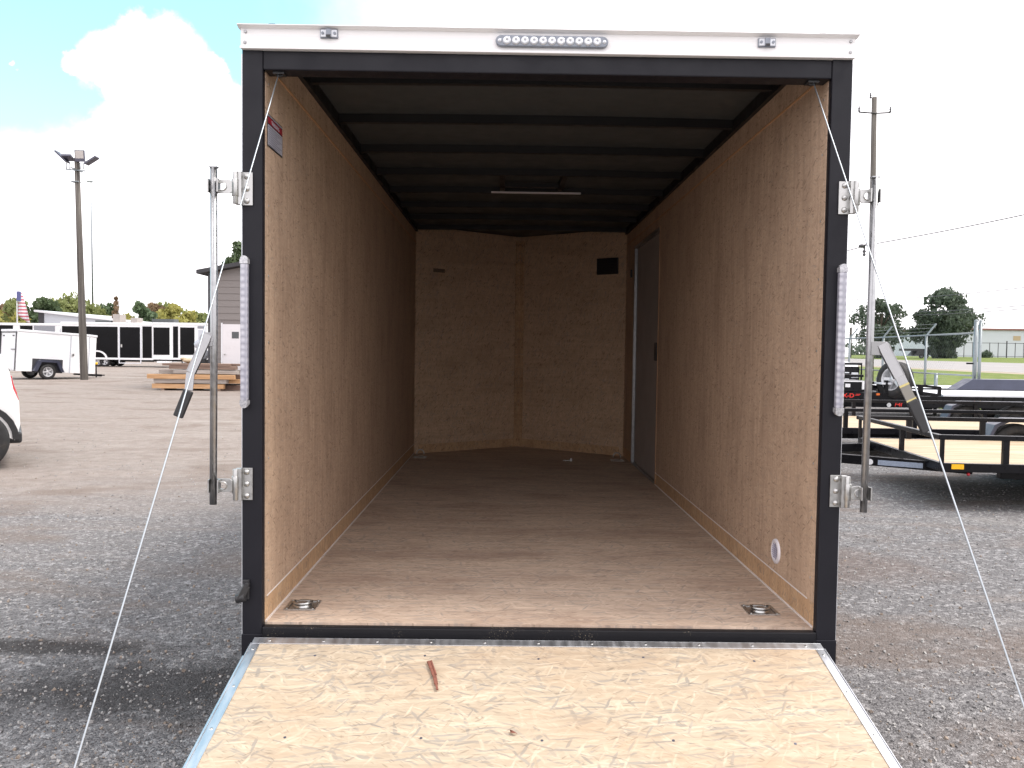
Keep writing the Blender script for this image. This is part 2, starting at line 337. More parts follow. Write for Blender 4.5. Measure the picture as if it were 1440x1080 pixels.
# ---------------------------------------------------------------- object helpers
COL = S.collection
OFF = {}
def tag(o, label=None, cat=None, group=None, kind=None):
    if label: o['label'] = label
    if cat: o['category'] = cat
    if group: o['group'] = group
    if kind: o['kind'] = kind
    return o
def thing(name, label, cat, loc=(0, 0, 0), rot=(0, 0, 0), group=None, world=False):
    o = bpy.data.objects.new(name, None); COL.objects.link(o); o.empty_display_size = .1
    o.location = loc; o.rotation_euler = rot if not isinstance(rot, (int, float)) else (0, 0, rot)
    tag(o, label, cat, group)
    OFF[o.name] = Vector(loc) if world else Vector((0, 0, 0))
    return o
def frame_axes(d):
    d = d.normalized(); a = Vector((0, 0, 1)) if abs(d.z) < .9 else Vector((1, 0, 0))
    x = d.cross(a).normalized(); y = d.cross(x).normalized(); return x, y
class MB:
    def __init__(s): s.v = []; s.f = []; s.mi = []; s.sm = []
    def add(s, vs, fs, mi=0, sm=False):
        o = len(s.v); s.v += [Vector(v) for v in vs]
        for f in fs: s.f.append([i + o for i in f]); s.mi.append(mi); s.sm.append(sm)
        return s
    def box(s, x0, x1, y0, y1, z0, z1, mi=0, mat=None):
        vs = [Vector((x, y, z)) for z in (z0, z1) for y in (y0, y1) for x in (x0, x1)]
        if mat: vs = [mat @ v for v in vs]
        return s.add(vs, [(0, 2, 3, 1), (4, 5, 7, 6), (0, 1, 5, 4), (2, 6, 7, 3), (0, 4, 6, 2), (1, 3, 7, 5)], mi)
    def cbox(s, c, size, rot=(0, 0, 0), mi=0):
        m = Matrix.Translation(c) @ Euler(rot).to_matrix().to_4x4(); a, b_, d = [q / 2 for q in size]
        return s.box(-a, a, -b_, b_, -d, d, mi, m)
    def beam(s, p0, p1, w, h, mi=0, up=None):
        """rectangular bar between two points: w across, h along the up side"""
        p0, p1 = Vector(p0), Vector(p1); d = (p1 - p0).normalized(); u = Vector(up) if up else Vector((0, 0, 1))
        if abs(d.dot(u.normalized())) > .98: u = Vector((0, 1, 0))
        sd_ = d.cross(u).normalized(); u = sd_.cross(d).normalized()
        vs = []
        for p in (p0, p1):
            for a, b_ in ((-1, -1), (1, -1), (1, 1), (-1, 1)): vs.append(p + sd_ * a * w / 2 + u * b_ * h / 2)
        return s.add(vs, [(3, 2, 1, 0), (4, 5, 6, 7), (0, 1, 5, 4), (1, 2, 6, 5), (2, 3, 7, 6), (3, 0, 4, 7)], mi)
    def tube(s, pts, r, n=10, mi=0, cap=True, sm=True):
        pts = [Vector(p) for p in pts]; rs = r if isinstance(r, (list, tuple)) else [r] * len(pts)
        vs = []; fs = []
        d0 = pts[1] - pts[0]; X, Y_ = frame_axes(d0)
        for i, p in enumerate(pts):
            d = (pts[min(i + 1, len(pts) - 1)] - pts[max(i - 1, 0)]).normalized()
            X = (X - d * X.dot(d)).normalized(); Y_ = d.cross(X)
            for k in range(n):
                a = 2 * math.pi * k / n; vs.append(p + (X * math.cos(a) + Y_ * math.sin(a)) * rs[i])
        for i in range(len(pts) - 1):
            for k in range(n):
                fs.append((i * n + k, i * n + (k + 1) % n, (i + 1) * n + (k + 1) % n, (i + 1) * n + k))
        s.add(vs, fs, mi, sm)
        if cap:
            o = len(s.v) - len(vs)
            s.f.append([o + k for k in reversed(range(n))]); s.mi.append(mi); s.sm.append(False)
            s.f.append([o + (len(pts) - 1) * n + k for k in range(n)]); s.mi.append(mi); s.sm.append(False)
        return s
    def cyl(s, c, axis, r, h, n=20, mi=0):
        c = Vector(c); a = Vector(axis).normalized(); return s.tube([c - a * h / 2, c + a * h / 2], r, n, mi)
    def lathe(s, c, axis, prof, n=32, mi=0, close=False):
        """prof = [(offset along axis, radius)]"""
        c = Vector(c); a = Vector(axis).normalized(); X, Y_ = frame_axes(a); vs = []; fs = []
        for (t, r) in prof:
            for k in range(n):
                q = 2 * math.pi * k / n; vs.append(c + a * t + (X * math.cos(q) + Y_ * math.sin(q)) * max(r, 1e-4))
        m = len(prof)
        for i in range(m if close else m - 1):
            j = (i + 1) % m
            for k in range(n): fs.append((i * n + k, i * n + (k + 1) % n, j * n + (k + 1) % n, j * n + k))
        return s.add(vs, fs, mi, True)
    def sphere(s, c, r, n=10, mi=0, sc=(1, 1, 1)):
        prof = []; c = Vector(c); vs = []; fs = []
        for i in range(n + 1):
            a = math.pi * i / n
            for k in range(2 * n):
                q = math.pi * k / n
                vs.append(c + Vector((math.sin(a) * math.cos(q) * sc[0], math.sin(a) * math.sin(q) * sc[1], math.cos(a) * sc[2])) * r)
        for i in range(n):
            for k in range(2 * n): fs.append((i * 2 * n + k, (i + 1) * 2 * n + k, (i + 1) * 2 * n + (k + 1) % (2 * n), i * 2 * n + (k + 1) % (2 * n)))
        return s.add(vs, fs, mi, True)
    def prism(s, poly, a, b_, axis='y', mi=0):
        """extrude a polygon between a and b along axis; poly gives the two other coordinates in order"""
        def P(u, v, t): return {'y': (u, t, v), 'x': (t, u, v), 'z': (u, v, t)}[axis]
        n = len(poly); vs = [P(u, v, a) for u, v in poly] + [P(u, v, b_) for u, v in poly]
        fs = [tuple(range(n)), tuple(reversed(range(n, 2 * n)))] + [(i, n + i, n + (i + 1) % n, (i + 1) % n) for i in range(n)]
        return s.add(vs, fs, mi)
    def build(s, name, mats, parent=None, bevel=0, seg=2, fixn=True):
        me = bpy.data.meshes.new(name); off = OFF.get(parent.name, Vector((0, 0, 0))) if parent else Vector((0, 0, 0))
        me.from_pydata([v - off for v in s.v], [], s.f)
        mats = mats if isinstance(mats, (list, tuple)) else [mats]
        for m in mats: me.materials.append(M[m] if isinstance(m, str) else m)
        for p, a, b_ in zip(me.polygons, s.mi, s.sm): p.material_index = a; p.use_smooth = b_
        if fixn:
            bm = bmesh.new(); bm.from_mesh(me); bmesh.ops.recalc_face_normals(bm, faces=bm.faces); bm.to_mesh(me); bm.free()
        me.update()
        o = bpy.data.objects.new(name, me); COL.objects.link(o)
        if parent: o.parent = parent; OFF[o.name] = off
        if bevel:
            md = o.modifiers.new('bevel', 'BEVEL'); md.width = bevel; md.segments = seg; md.limit_method = 'ANGLE'; md.angle_limit = R(40)
            md.harden_normals = False
        return o
def box(name, mat, x0, x1, y0, y1, z0, z1, parent=None, bevel=0): return MB().box(x0, x1, y0, y1, z0, z1).build(name, mat, parent, bevel)
def kids(o): return [c for c in COL.objects if c.parent == o]
def copy_tree(o, parent=None):
    c = o.copy(); COL.objects.link(c)
    if parent: c.parent = parent
    for ch in kids(o): copy_tree(ch, c)
    return c
def text_mesh(s, size, name, mat, parent, mtx, depth=.001, sx=1.0, italic=0.0):
    cu = bpy.data.curves.new(name, 'FONT'); cu.body = s; cu.size = size; cu.extrude = depth; cu.shear = italic
    cu.offset = size * .02
    t = bpy.data.objects.new('t', cu); me = bpy.data.meshes.new_from_object(t)
    bpy.data.objects.remove(t)
    off = OFF.get(parent.name, Vector((0, 0, 0)))
    for v in me.vertices: v.co = (mtx @ Vector((v.co.x * sx, v.co.y, v.co.z))) - off
    me.materials.append(M[mat]); me.name = name
    o = bpy.data.objects.new(name, me); COL.objects.link(o); o.parent = parent; OFF[o.name] = off
    return o
def axes_mtx(origin, xa, ya):
    xa, ya = Vector(xa).normalized(), Vector(ya).normalized(); za = xa.cross(ya)
    m = Matrix((xa, ya, za)).transposed().to_4x4(); m.translation = Vector(origin); return m

# ---------------------------------------------------------------- ground
def hgt(x, y=0):
    k = ((14, 0), (39, .30), (60, .73), (95, 1.17), (400, 1.35), (3000, 1.4))
    if x <= 14: return 0.0
    for (a, ha), (b_, hb) in zip(k, k[1:]):
        if x <= b_: return ha + (hb - ha) * (x - a) / (b_ - a)
    return 1.4
def sheet(name, xs, ys, mat, lift=0.0, kind='structure', wave=0):
    vs = [(x, y, hgt(x, y) + lift + (wave * noise.noise(Vector((x * .5, y * .5, 3))) if wave else 0)) for y in ys for x in xs]
    n = len(xs); fs = [(j * n + i, j * n + i + 1, (j + 1) * n + i + 1, (j + 1) * n + i) for j in range(len(ys) - 1) for i in range(n - 1)]
    o = MB().add(vs, fs, 0, True).build(name, mat, fixn=False); return tag(o, kind=kind)
xs = [-3000, -600, -200, -100, -60, -40, -30] + [i * 1.0 for i in range(-24, 15)] + [20, 28, 39, 60, 95, 200, 400, 3000]
ys = [-60, -20] + [i * 1.0 for i in range(-6, 40)] + [44, 50, 60, 80, 110, 160, 250, 500, 1500, 4000]
sheet('ground', xs, ys, 'gravel_ground')
def span(a, b_, n): return [a + (b_ - a) * i / n for i in range(n + 1)]
sheet('grass_verge', [12.6, 14, 20, 28, 36.5], [-60, 16, 19, 22] + [26, 40, 80, 160, 400, 900], 'grass_ground', .012)
sheet('road_shoulder', [36.5, 39], [-60, 40, 120, 400, 1500], 'shoulder_dirt', .010)
sheet('road', [39, 60], [-60, 40, 120, 400, 1500], 'road_asphalt', .014)
for i, x in enumerate((39.5, 49.4, 59.4)):
    sheet('road_line', [x, x + .15], [-60, 40, 120, 400, 1500], 'road_paint', .022)
sheet('far_grass', [60, 95, 200, 400, 3000], [-60, 40, 120, 400, 1500, 4000], 'grass_ground', .010)
sheet('far_field', [-3000, -400, -60, 9, 12], [98, 120, 400, 1500, 4000], 'grass_ground', .010)
# loose stones lying on the near gravel
mb = MB(); r2 = random.Random(11)
for i in range(26000):
    y = 2.2 + 14 * r2.random() ** 1.9; sx = r2.choice((-1, 1)); wdt = y * .66 + .3
    x = sx * (1.12 + r2.random() * max(.2, wdt - 1.0))
    if x < 0 and (y > 8 and r2.random() < .6): continue
    if -1.12 < x < 1.12: continue
    s_ = .0022 + .006 * r2.random() ** 3.2
    q = Euler((r2.random() * 6, r2.random() * 6, r2.random() * 6)).to_matrix()
    vs = [q @ Vector((a * s_ * r2.uniform(.7, 1.3), b_ * s_ * r2.uniform(.6, 1.1), c_ * s_ * r2.uniform(.4, .9))) + Vector((x, y, s_ * .25)) for a in (-1, 1) for b_ in (-1, 1) for c_ in (-1, 1)]
    mb.add(vs, [(0, 1, 3, 2), (4, 6, 7, 5), (0, 4, 5, 1), (2, 3, 7, 6), (0, 2, 6, 4), (1, 5, 7, 3)], r2.choice((0, 0, 1, 1, 3)))
simple('stone_pale', (.36, .35, .34), .9, var=.2, scale=5); simple('stone_dark', (.09, .087, .09), .9, var=.2, scale=5)
simple('stone_warm', (.27, .22, .18), .9, var=.2, scale=5)
tag(mb.build('gravel_stones', ['stone_grey', 'stone_pale', 'stone_dark', 'stone_warm']), 'loose crushed stones scattered over the grey gravel yard', 'gravel', kind='stuff')

# ---------------------------------------------------------------- wheel
def wheel(parent, c, axis, r, wd, mname='wheel', rim='rim_white', spokes=5, nlug=40):
    """axis points to the outer side"""
    a = Vector(axis).normalized(); h = wd / 2
    mb = MB(); mb.lathe(c, a, [(-h * .9, r * .62), (-h, r * .75), (-h * .95, r * .93), (-h * .75, r * .99), (-h * .3, r), (-h * .28, r * .98), (-h * .22, r * .98), (-h * .2, r), (h * .2, r), (h * .22, r * .98), (h * .28, r * .98), (h * .3, r),
               (h * .75, r * .99), (h * .95, r * .93), (h, r * .75), (h * .9, r * .62)], 40, close=True)
    t = mb.build(mname, 'rubber', parent)
    mb = MB(); mb.lathe(c, a, [(h * .88, r * .64), (h * .95, r * .61), (h * .8, r * .57), (h * .3, r * .52), (-h * .2, r * .5), (-h * .2, r * .05), (-h * .25, r * .05), (-h * .25, r * .55), (-h * .9, r * .62)], 32)
    X, Y_ = frame_axes(a)
    for k in range(spokes):
        q = 2 * math.pi * k / spokes; d = X * math.cos(q) + Y_ * math.sin(q)
        mb.beam(Vector(c) + a * h * .35 + d * r * .08, Vector(c) + a * h * .55 + d * r * .56, r * .17, h * .2, up=a)
    mb.lathe(c, a, [(h * .2, r * .2), (h * .55, r * .18), (h * .62, r * .12), (h * .64, .001)], 16)
    mb.build('rim', rim, t)
    return t
# ---------------------------------------------------------------- the open cargo trailer
YR, XI, XO, ZF, ZW, YS, YT = 2.97, 1.004, 1.08, .565, 2.672, 7.88, 8.60
T = thing('cargo_trailer', 'large open cargo trailer with wood lined interior and lowered ramp door', 'trailer', (0, YR, 0), world=True)
# floor sheets
ed = [3.0, 4.19, 5.41, 6.63, YS]
for i, (a, b_) in enumerate(zip(ed, ed[1:])):
    box('floor_board', 'board_floor', -1.006, 1.006, a + .0006, b_ - .0006, .545, ZF - (.0003 if i % 2 else 0), T)
MB().prism([(-1.006, YS + .0015), (1.006, YS + .0015), (0, YT + .01)], .545, ZF, 'z').build('floor_board', 'board_floor', T)
box('sub_floor', 'black_paint', -.995, .995, 3.0, YT - .1, .49, .543, T)
sill = box('rear_sill', 'black_coat_dirty', -1.006, 1.006, 2.964, 2.998, .40, .558, T, .004)
# wall boards, kick boards, sealant lines
D0, D1, DZ = 6.22, 7.42, 2.505
def wall(side):
    a, b_ = (XI, XI + .009) if side > 0 else (-XI - .009, -XI)
    ka, kb = (XI + .0014, XI + .009) if side > 0 else (-XI - .009, -XI - .0014)
    ua, ub = (XI - .004, XI + .006) if side > 0 else (-XI - .006, -XI + .004)
    mb = MB(); kb_ = MB()
    if side > 0:
        mb.box(a, b_, 3.0, D0, ZF + .092, 2.578); mb.box(a, b_, D1, YS + .01, ZF + .092, 2.578); mb.box(a, b_, D0, D1, DZ, 2.578)
        kb_.box(ka, kb, 3.0, D0, ZF, ZF + .092); kb_.box(ka, kb, D1, YS + .01, ZF, ZF + .092)
    else:
        mb.box(a, b_, 3.0, YS + .01, ZF + .092, 2.578); kb_.box(ka, kb, 3.0, YS + .01, ZF, ZF + .092)
    MB().box(ua, ub, 3.0, YS + .01, 2.578, ZW).build('upper_wall_panel', 'board_wall', T)
    box('wall_seam', 'seam_wood', min(side * (XI - .006), side * (XI + .004)), max(side * (XI - .006), side * (XI + .004)), 3.0, YS, 2.572, 2.5775, T)
    yend = D0 if side > 0 else YS
    MB().beam((side * (XI + .001), 3.06 if side > 0 else 3.02, ZF + .092), (side * (XI + .001), yend, ZF + .092), .006, .005).beam(
        (side * (XI + .001), 3.002, ZF + .003), (side * (XI + .001), yend, ZF + .003), .009, .006).build('sealant_line', 'sealant', T)
    # screws along the board edges
    sc = mb
    r_ = random.Random(5 + side)
    for z in span(ZF + .16, 2.5, 8): sc.cyl((side * (XI - .0005), 3.035, z + r_.uniform(-.03, .03)), (1, 0, 0), .0045, .002, 8, 1)
    for y in (4.2, 5.42):
        for z in span(ZF + .2, 2.5, 6): sc.cyl((side * (XI - .0003), y + r_.uniform(-.01, .01), z), (1, 0, 0), .0035, .0012, 6, 1)
    w_ = mb.build('wall_panel', ['board_wall', 'zinc'], T); kb_.build('kick_board', 'board_kick', T)
    MB().box(min(side * .980, side * 1.004), max(side * .980, side * 1.004), 3.03, YS + .05, ZW, 2.730).build('roof_rail', 'roof_bow_black', T)
    # outer skin, edge rail
    mb = MB().box(min(side * XO, side * (XO - .012)), max(side * XO, side * (XO - .012)), 3.052, YS + .03, .42, 2.730).box(min(side * 1.0, side * 1.066), max(side * 1.0, side * 1.066), 3.052, YS, .51, .540)
    mb.build('side_skin', 'skin_black', T)
    MB().box(min(side * XO, side * (XO + .006)), max(side * XO, side * (XO + .006)), 2.985, 3.02, .42, 2.605).build('edge_trim', 'aluminium', T)
    return w_
wl = wall(-1); wr = wall(1)
# rear frame
for s_ in (-1, 1):
    x0, x1 = sorted((s_ * 1.007, s_ * XO))
    p = MB().box(x0, x1, YR, 3.05, .40, 2.6165).build('frame_post', 'black_coat', T, .004)
    box('post_base', 'black_coat', x0 - .001, x1 + .001, YR - .004, YR + .02, .40, .530, p, .002)
hb = MB().box(-1.0065, 1.0065, YR + .0025, 3.05, 2.5475, 2.6135).build('header_beam', 'black_coat', T, .004)
_c = MB()
_c.box(-1.08, 1.08, 2.956, 3.03, 2.6135, 2.686).box(-1.082, 1.082, 2.951, 2.956, 2.6135, 2.622).prism([(2.956, 2.683), (2.934, 2.689), (2.934, 2.692), (3.03, 2.692), (3.03, 2.683)], -1.088, 1.088, 'x')
mb = _c
for x, z in ((-1.063, 2.672), (-1.065, 2.635), (1.063, 2.672), (1.063, 2.635)): mb.cyl((x, 2.954, z), (0, 1, 0), .0055, .005, 10, 1)
cap = mb.build('header_cap', ['white_aluminium', 'handle_steel'], T, .0012)
for px, py in ((463, 48), (1078, 60.5)):
    c = at(px, py, 2.954)
    m_ = MB().box(c.x - .031, c.x + .031, 2.948, 2.957, c.z - .0155, c.z + .0155).box(c.x - .028, c.x + .028, 2.945, 2.948, c.z - .0125, c.z + .0125, 1).build('clearance_light', ['clear_plastic_dark', 'clear_plastic'], cap, .003, 2)
    q = MB(); q.box(c.x - .0085, c.x + .0085, 2.938, 2.946, c.z - .013, c.z + .013); q.box(c.x - .0075, c.x + .0075, 2.937, 2.939, c.z - .0145, c.z - .007, 1)
    q.cyl((c.x - .021, 2.944, c.z), (0, 1, 0), .005, .004, 10); q.cyl((c.x + .021, 2.944, c.z), (0, 1, 0), .005, .004, 10)
    q.build('light_lens', ['clear_plastic_dark', 'black_plastic'], m_)
# long light bar
a, b_ = at(697, 59.5, 2.954), at(855, 60, 2.954); cx_, cz_, hw = (a.x + b_.x) / 2, (a.z + b_.z) / 2, (b_.x - a.x) / 2
def stadium(hw, r, n=10): return [(cx_ + (hw - r) + r * math.cos(R(-90 + 180 * k / n)), cz_ + r * math.sin(R(-90 + 180 * k / n))) for k in range(n + 1)] + [(cx_ - (hw - r) - r * math.cos(R(-90 + 180 * k / n)), cz_ - r * math.sin(R(-90 + 180 * k / n))) for k in range(n + 1)]
lb = MB().prism(stadium(hw, .0195), 2.941, 2.9565, 'y').build('brake_light_bar', 'clear_plastic_dark', cap, .003)
q = MB()
for i in range(11):
    x = cx_ - hw * .80 + hw * 1.6 * i / 10
    q.lathe((x, 2.941, cz_), (0, -1, 0), [(0, .0145), (.005, .0135), (.006, .0035), (.003, .003), (.003, 0.0001)], 16)
for s_ in (-1, 1): q.lathe((cx_ + s_ * hw * .93, 2.941, cz_), (0, -1, 0), [(0, .007), (.003, .006), (.003, .001)], 12)
q.build('light_lens', 'clear_plastic', lb)
# roof
q = MB(); n = 12
def rz(x): return 2.729 + .008 * (1 - (x / 1.08) ** 2)
prof = [(-1.08 + 2.16 * i / n) for i in range(n + 1)]
q.prism([(x, rz(x)) for x in prof] + [(x, rz(x) + .006) for x in reversed(prof)], 3.10, YS, 'y'); q.box(-1.08, 1.08, 3.045, 3.053, 2.60, 2.728); q.box(-1.08, 1.08, 3.053, 3.11, 2.722, 2.728)
q.add([(x, YS, rz(x) + .003) for x in prof] + [(0, YT + .12, 2.737)], [(i, i + 1, n + 1) for i in range(n)])
q.build('roof_skin', 'roof_steel', T)
for i in range(9):
    y = 3.57 + .611 * i
    hwid = .979 if y < YS else .05 + (YT - y) / (YT - YS)
    if hwid < .45: continue
    xs_ = [-hwid + 2 * hwid * k / 10 for k in range(11)]
    MB().prism([(x, rz(x) - .043) for x in xs_] + [(x, rz(x) - .001) for x in reversed(xs_)], y - .016, y + .016, 'y').build('roof_bow', 'roof_bow_black', T)
# roof vent framing and light strip
vf = MB()
for x in (-.175, .235): vf.box(x - .018, x + .018, 5.42, 5.995, 2.700, 2.728)
vf.box(-.19, .25, 5.80, 5.84, 2.700, 2.728); vf.build('vent_frame', 'roof_bow_black', T)
box('light_strip', 'white_plastic', -.255, .385, 5.975, 5.998, 2.690, 2.700, T)
# nose
def nose(side, t0, t1, z0, z1, name, m, off0=0.0, off1=.010):
    A = Vector((side * 1.0, YS, 0)); B = Vector((0, YT, 0)); d = (B - A); nn = Vector((side * .6, .8, 0))
    nn = Vector((d.y * side, abs(d.x), 0)).normalized()
    p0, p1 = A + d * t0, A + d * t1
    pts = [p0 + nn * off0, p1 + nn * off0, p1 + nn * off1, p0 + nn * off1]
    return MB().prism([(p.x, p.y) for p in pts], z0, z1, 'z').build(name, m, T)
nps = {}
for s_ in (-1, 1):
    nps[s_] = nose(s_, 0, 1, ZF, 2.729, 'nose_panel', 'board_nose')
    nose(s_, .03, .97, ZF + .001, ZF + .085, 'nose_kick_board', 'board_kick', -.008, -.0005)
    nose(s_, 0.0, .035, ZF + .001, 2.665, 'corner_batten', 'board_nose', -.009, -.001)
    nose(s_, .955, .999, ZF + .001, 2.69, 'centre_batten', 'board_kick', -.016, -.001)
    nose(s_, -.02, 1.04, .42, 2.745, 'nose_skin', 'skin_black', .07, .08)
# black vent on the right nose panel and stamped mark on the left one
def nose_pt(side, px, py):
    lo, hi = YS, YT
    for _ in range(40):
        m_ = (lo + hi) / 2; p = at(px, py, m_); yn = YT - abs(p.x) * (YT - YS)
        if m_ < yn: lo = m_
        else: hi = m_
    return at(px, py, lo)
c = nose_pt(1, 855, 374.5); d = Vector((-1, .75, 0)).normalized(); nn = Vector((-.6, -.8, 0))
m_ = axes_mtx(c, -d, (0, 0, 1))   # local z points into the room (xa x ya)
v = MB(); m4 = m_
v.box(-.115, .115, -.078, .078, -.002, .02, 0, m4)
for k in range(5): v.box(-.10, .10, -.062 + .027 * k, -.05 + .027 * k, .02, .03, 0, m4)
v.build('nose_vent', 'black_plastic', nps[1], .004)
c = nose_pt(-1, 617.5, 380.5); m_ = axes_mtx(c, Vector((1, .75, 0)), (0, 0, 1))
v = MB(); v.box(-.065, .065, -.018, .018, -.001, .0015, 0, m_); v.build('mill_stamp', 'board_stamp' if 'board_stamp' in M else simple('board_stamp', (.16, .11, .075), .8, var=.6, scale=60), nps[-1])
# recessed tie down rings
def dring(x, y, up=False, ang=0):
    pl = MB(); z = ZF + .0005; s_ = .06
    pl.box(x - s_, x + s_, y - s_, y - s_ + .014, z, z + .004); pl.box(x - s_, x + s_, y + s_ - .014, y + s_, z, z + .004)
    pl.box(x - s_, x - s_ + .014, y - s_ + .014, y + s_ - .014, z, z + .004); pl.box(x + s_ - .014, x + s_, y - s_ + .014, y + s_ - .014, z, z + .004)
    pl.box(x - s_ + .014, x + s_ - .014, y - s_ + .014, y + s_ - .014, z, z + .0008)
    pl.lathe((x, y, z + .001), (0, 0, 1), [(0, .036), (.006, .033), (.011, .02), (.012, .001)], 20)
    pl.box(x - .022, x + .022, y + .028, y + .042, z, z + .012)
    for a in (-1, 1):
        for b2 in (-1, 1): pl.cyl((x + a * .05, y + b2 * .05, z + .005), (0, 0, 1), .005, .004, 8)
    P_ = pl.build('tie_down_plate', 'zinc', T, .0015)
    pts = []
    for k in range(15):
        a = R(-200 + 220 * k / 14); u, v_ = .034 * math.cos(a), .034 * math.sin(a) - .0
        if up: pts.append((x + u, y + .03, z + .035 - v_))
        else: pts.append((x + u, y + .005 + v_ * .95, z + .014))
    MB().tube(pts, .0052, 8).build('tie_down_ring', 'zinc', P_)
dring(-.915, 3.195); dring(.872, 3.195); dring(-.915, 7.62, True); dring(.90, 7.56, True)
# debris near the back: strap clip left on the floor
q = MB(); q.box(.40, .47, 7.50, 7.53, ZF, ZF + .006); q.box(.462, .478, 7.49, 7.52, ZF, ZF + .025); tag(q.build('metal_clip', 'handle_steel'), 'small metal clip lying on the trailer floor near the right side of the nose', 'clip')
# side door
box('side_door', 'interior_white', XI + .022, XI + .034, D0 - .02, D1 + .02, .56, DZ + .02, T)
sd_o = COL.objects['side_door']
fr = MB(); fr.box(XI - .004, XI + .0215, D1 - .035, D1, ZF, DZ); fr.box(XI + .002, XI + .0215, D0, D0 + .012, ZF, DZ); fr.box(XI - .003, XI + .0215, D0 + .012, D1 - .035, DZ - .03, DZ); fr.box(XI - .002, XI + .0215, D0 + .012, D1 - .035, ZF, ZF + .018)
fr.build('door_frame', 'galvanised', sd_o, .002)
box('door_jamb', 'seam_wood', XI - .003, XI + .009, D0 - .012, D0 - .0005, ZF, DZ, sd_o)
box('door_handle', 'black_plastic', XI + .006, XI + .0215, D0 + .10, D0 + .19, 1.50, 1.64, sd_o, .004)
box('light_switch', 'black_plastic', XI - .014, XI - .001, D1 + .12, D1 + .165, 2.24, 2.31, T, .002)
# flow vent low on the right wall
c = Vector((XI, 3.42, .746)); q = MB()
q.lathe(c, (-1, 0, 0), [(0, .052), (.006, .051), (.009, .044), (.009, .036), (.004, .034), (.004, .001)], 32)
fv = q.build('flow_vent', 'white_plastic', wr)
q = MB()
for k in range(7):
    z = -.026 + .0087 * k; hw_ = math.sqrt(max(0, .034 ** 2 - z * z)); q.box(c.x - .008, c.x - .005, c.y - hw_, c.y + hw_, c.z + z - .0018, c.z + z + .0018)
q.build('vent_slats', simple('vent_grey', (.38, .37, .50), .4), fv)
# warning label on the left wall
lx = -XI + .0012; y0, y1, z0, z1 = 3.015, 3.215, 2.293, 2.410
q = MB()
q.box(lx - .001, lx, y0, y1, z0, z1, 0); q.box(lx, lx + .0006, y0 + .006, y1 - .004, z0 + .006, z1 - .038, 1)
q.box(lx, lx + .0006, y0 + .006, y1 - .004, z1 - .008, z1 - .004, 1); q.box(lx, lx + .0006, y0 + .006, y1 - .004, z1 - .034, z1 - .011, 2)
for k in range(9): q.box(lx + .0006, lx + .0009, y0 + .014, y1 - .014 - .03 * ((k * 7) % 3), z1 - .047 - k * .0078, z1 - .0445 - k * .0078, 3)
lab = q.build('warning_label', ['label_black', 'label_grey', 'label_red', simple('label_print', (.22, .22, .28), .4)], wl)
t_ = text_mesh('WARNING', .021, 'label_lettering', 'label_grey', lab, axes_mtx((lx + .0008, y0 + .052, z1 - .0305), (0, 1, 0), (0, 0, 1)), .0003)
t_.parent = wl
# vertical light strips on the posts
for x0, x1, zc in ((-1.080, -1.052, 1.622), (1.044, 1.074, 1.622)):
    l_ = MB().box(x0 + .001, x1 - .001, 2.944, 2.969, zc - .243, zc + .243).build('tail_light', 'led_lens', T, .005, 3)
    for s_ in (-1, 1):
        q = MB(); zz = zc + s_ * .25; q.box(x0, x1, 2.943, 2.970, min(zz - .008, zz + .008) , max(zz - .008, zz + .008)); q.cyl(((x0 + x1) / 2, 2.9565, zc + s_ * .257), (0, 1, 0), (x1 - x0) / 2 - .001, .024, 18)
        q.build('light_cap', 'led_cap', l_)
# rubber bumper on the left post
q = MB(); q.beam((-1.083, 2.945, .66), (-1.058, 2.955, .712), .02, .024); q.cyl((-1.078, 2.95, .668), (1, 0, .3), .016, .034, 14); q.cyl((-1.056, 2.955, .715), (0, 1, 0), .008, .02, 10); q.box(-1.074, -1.052, 2.957, 2.97, .66, .73)
q.build('door_bumper', 'black_plastic', T, .002)
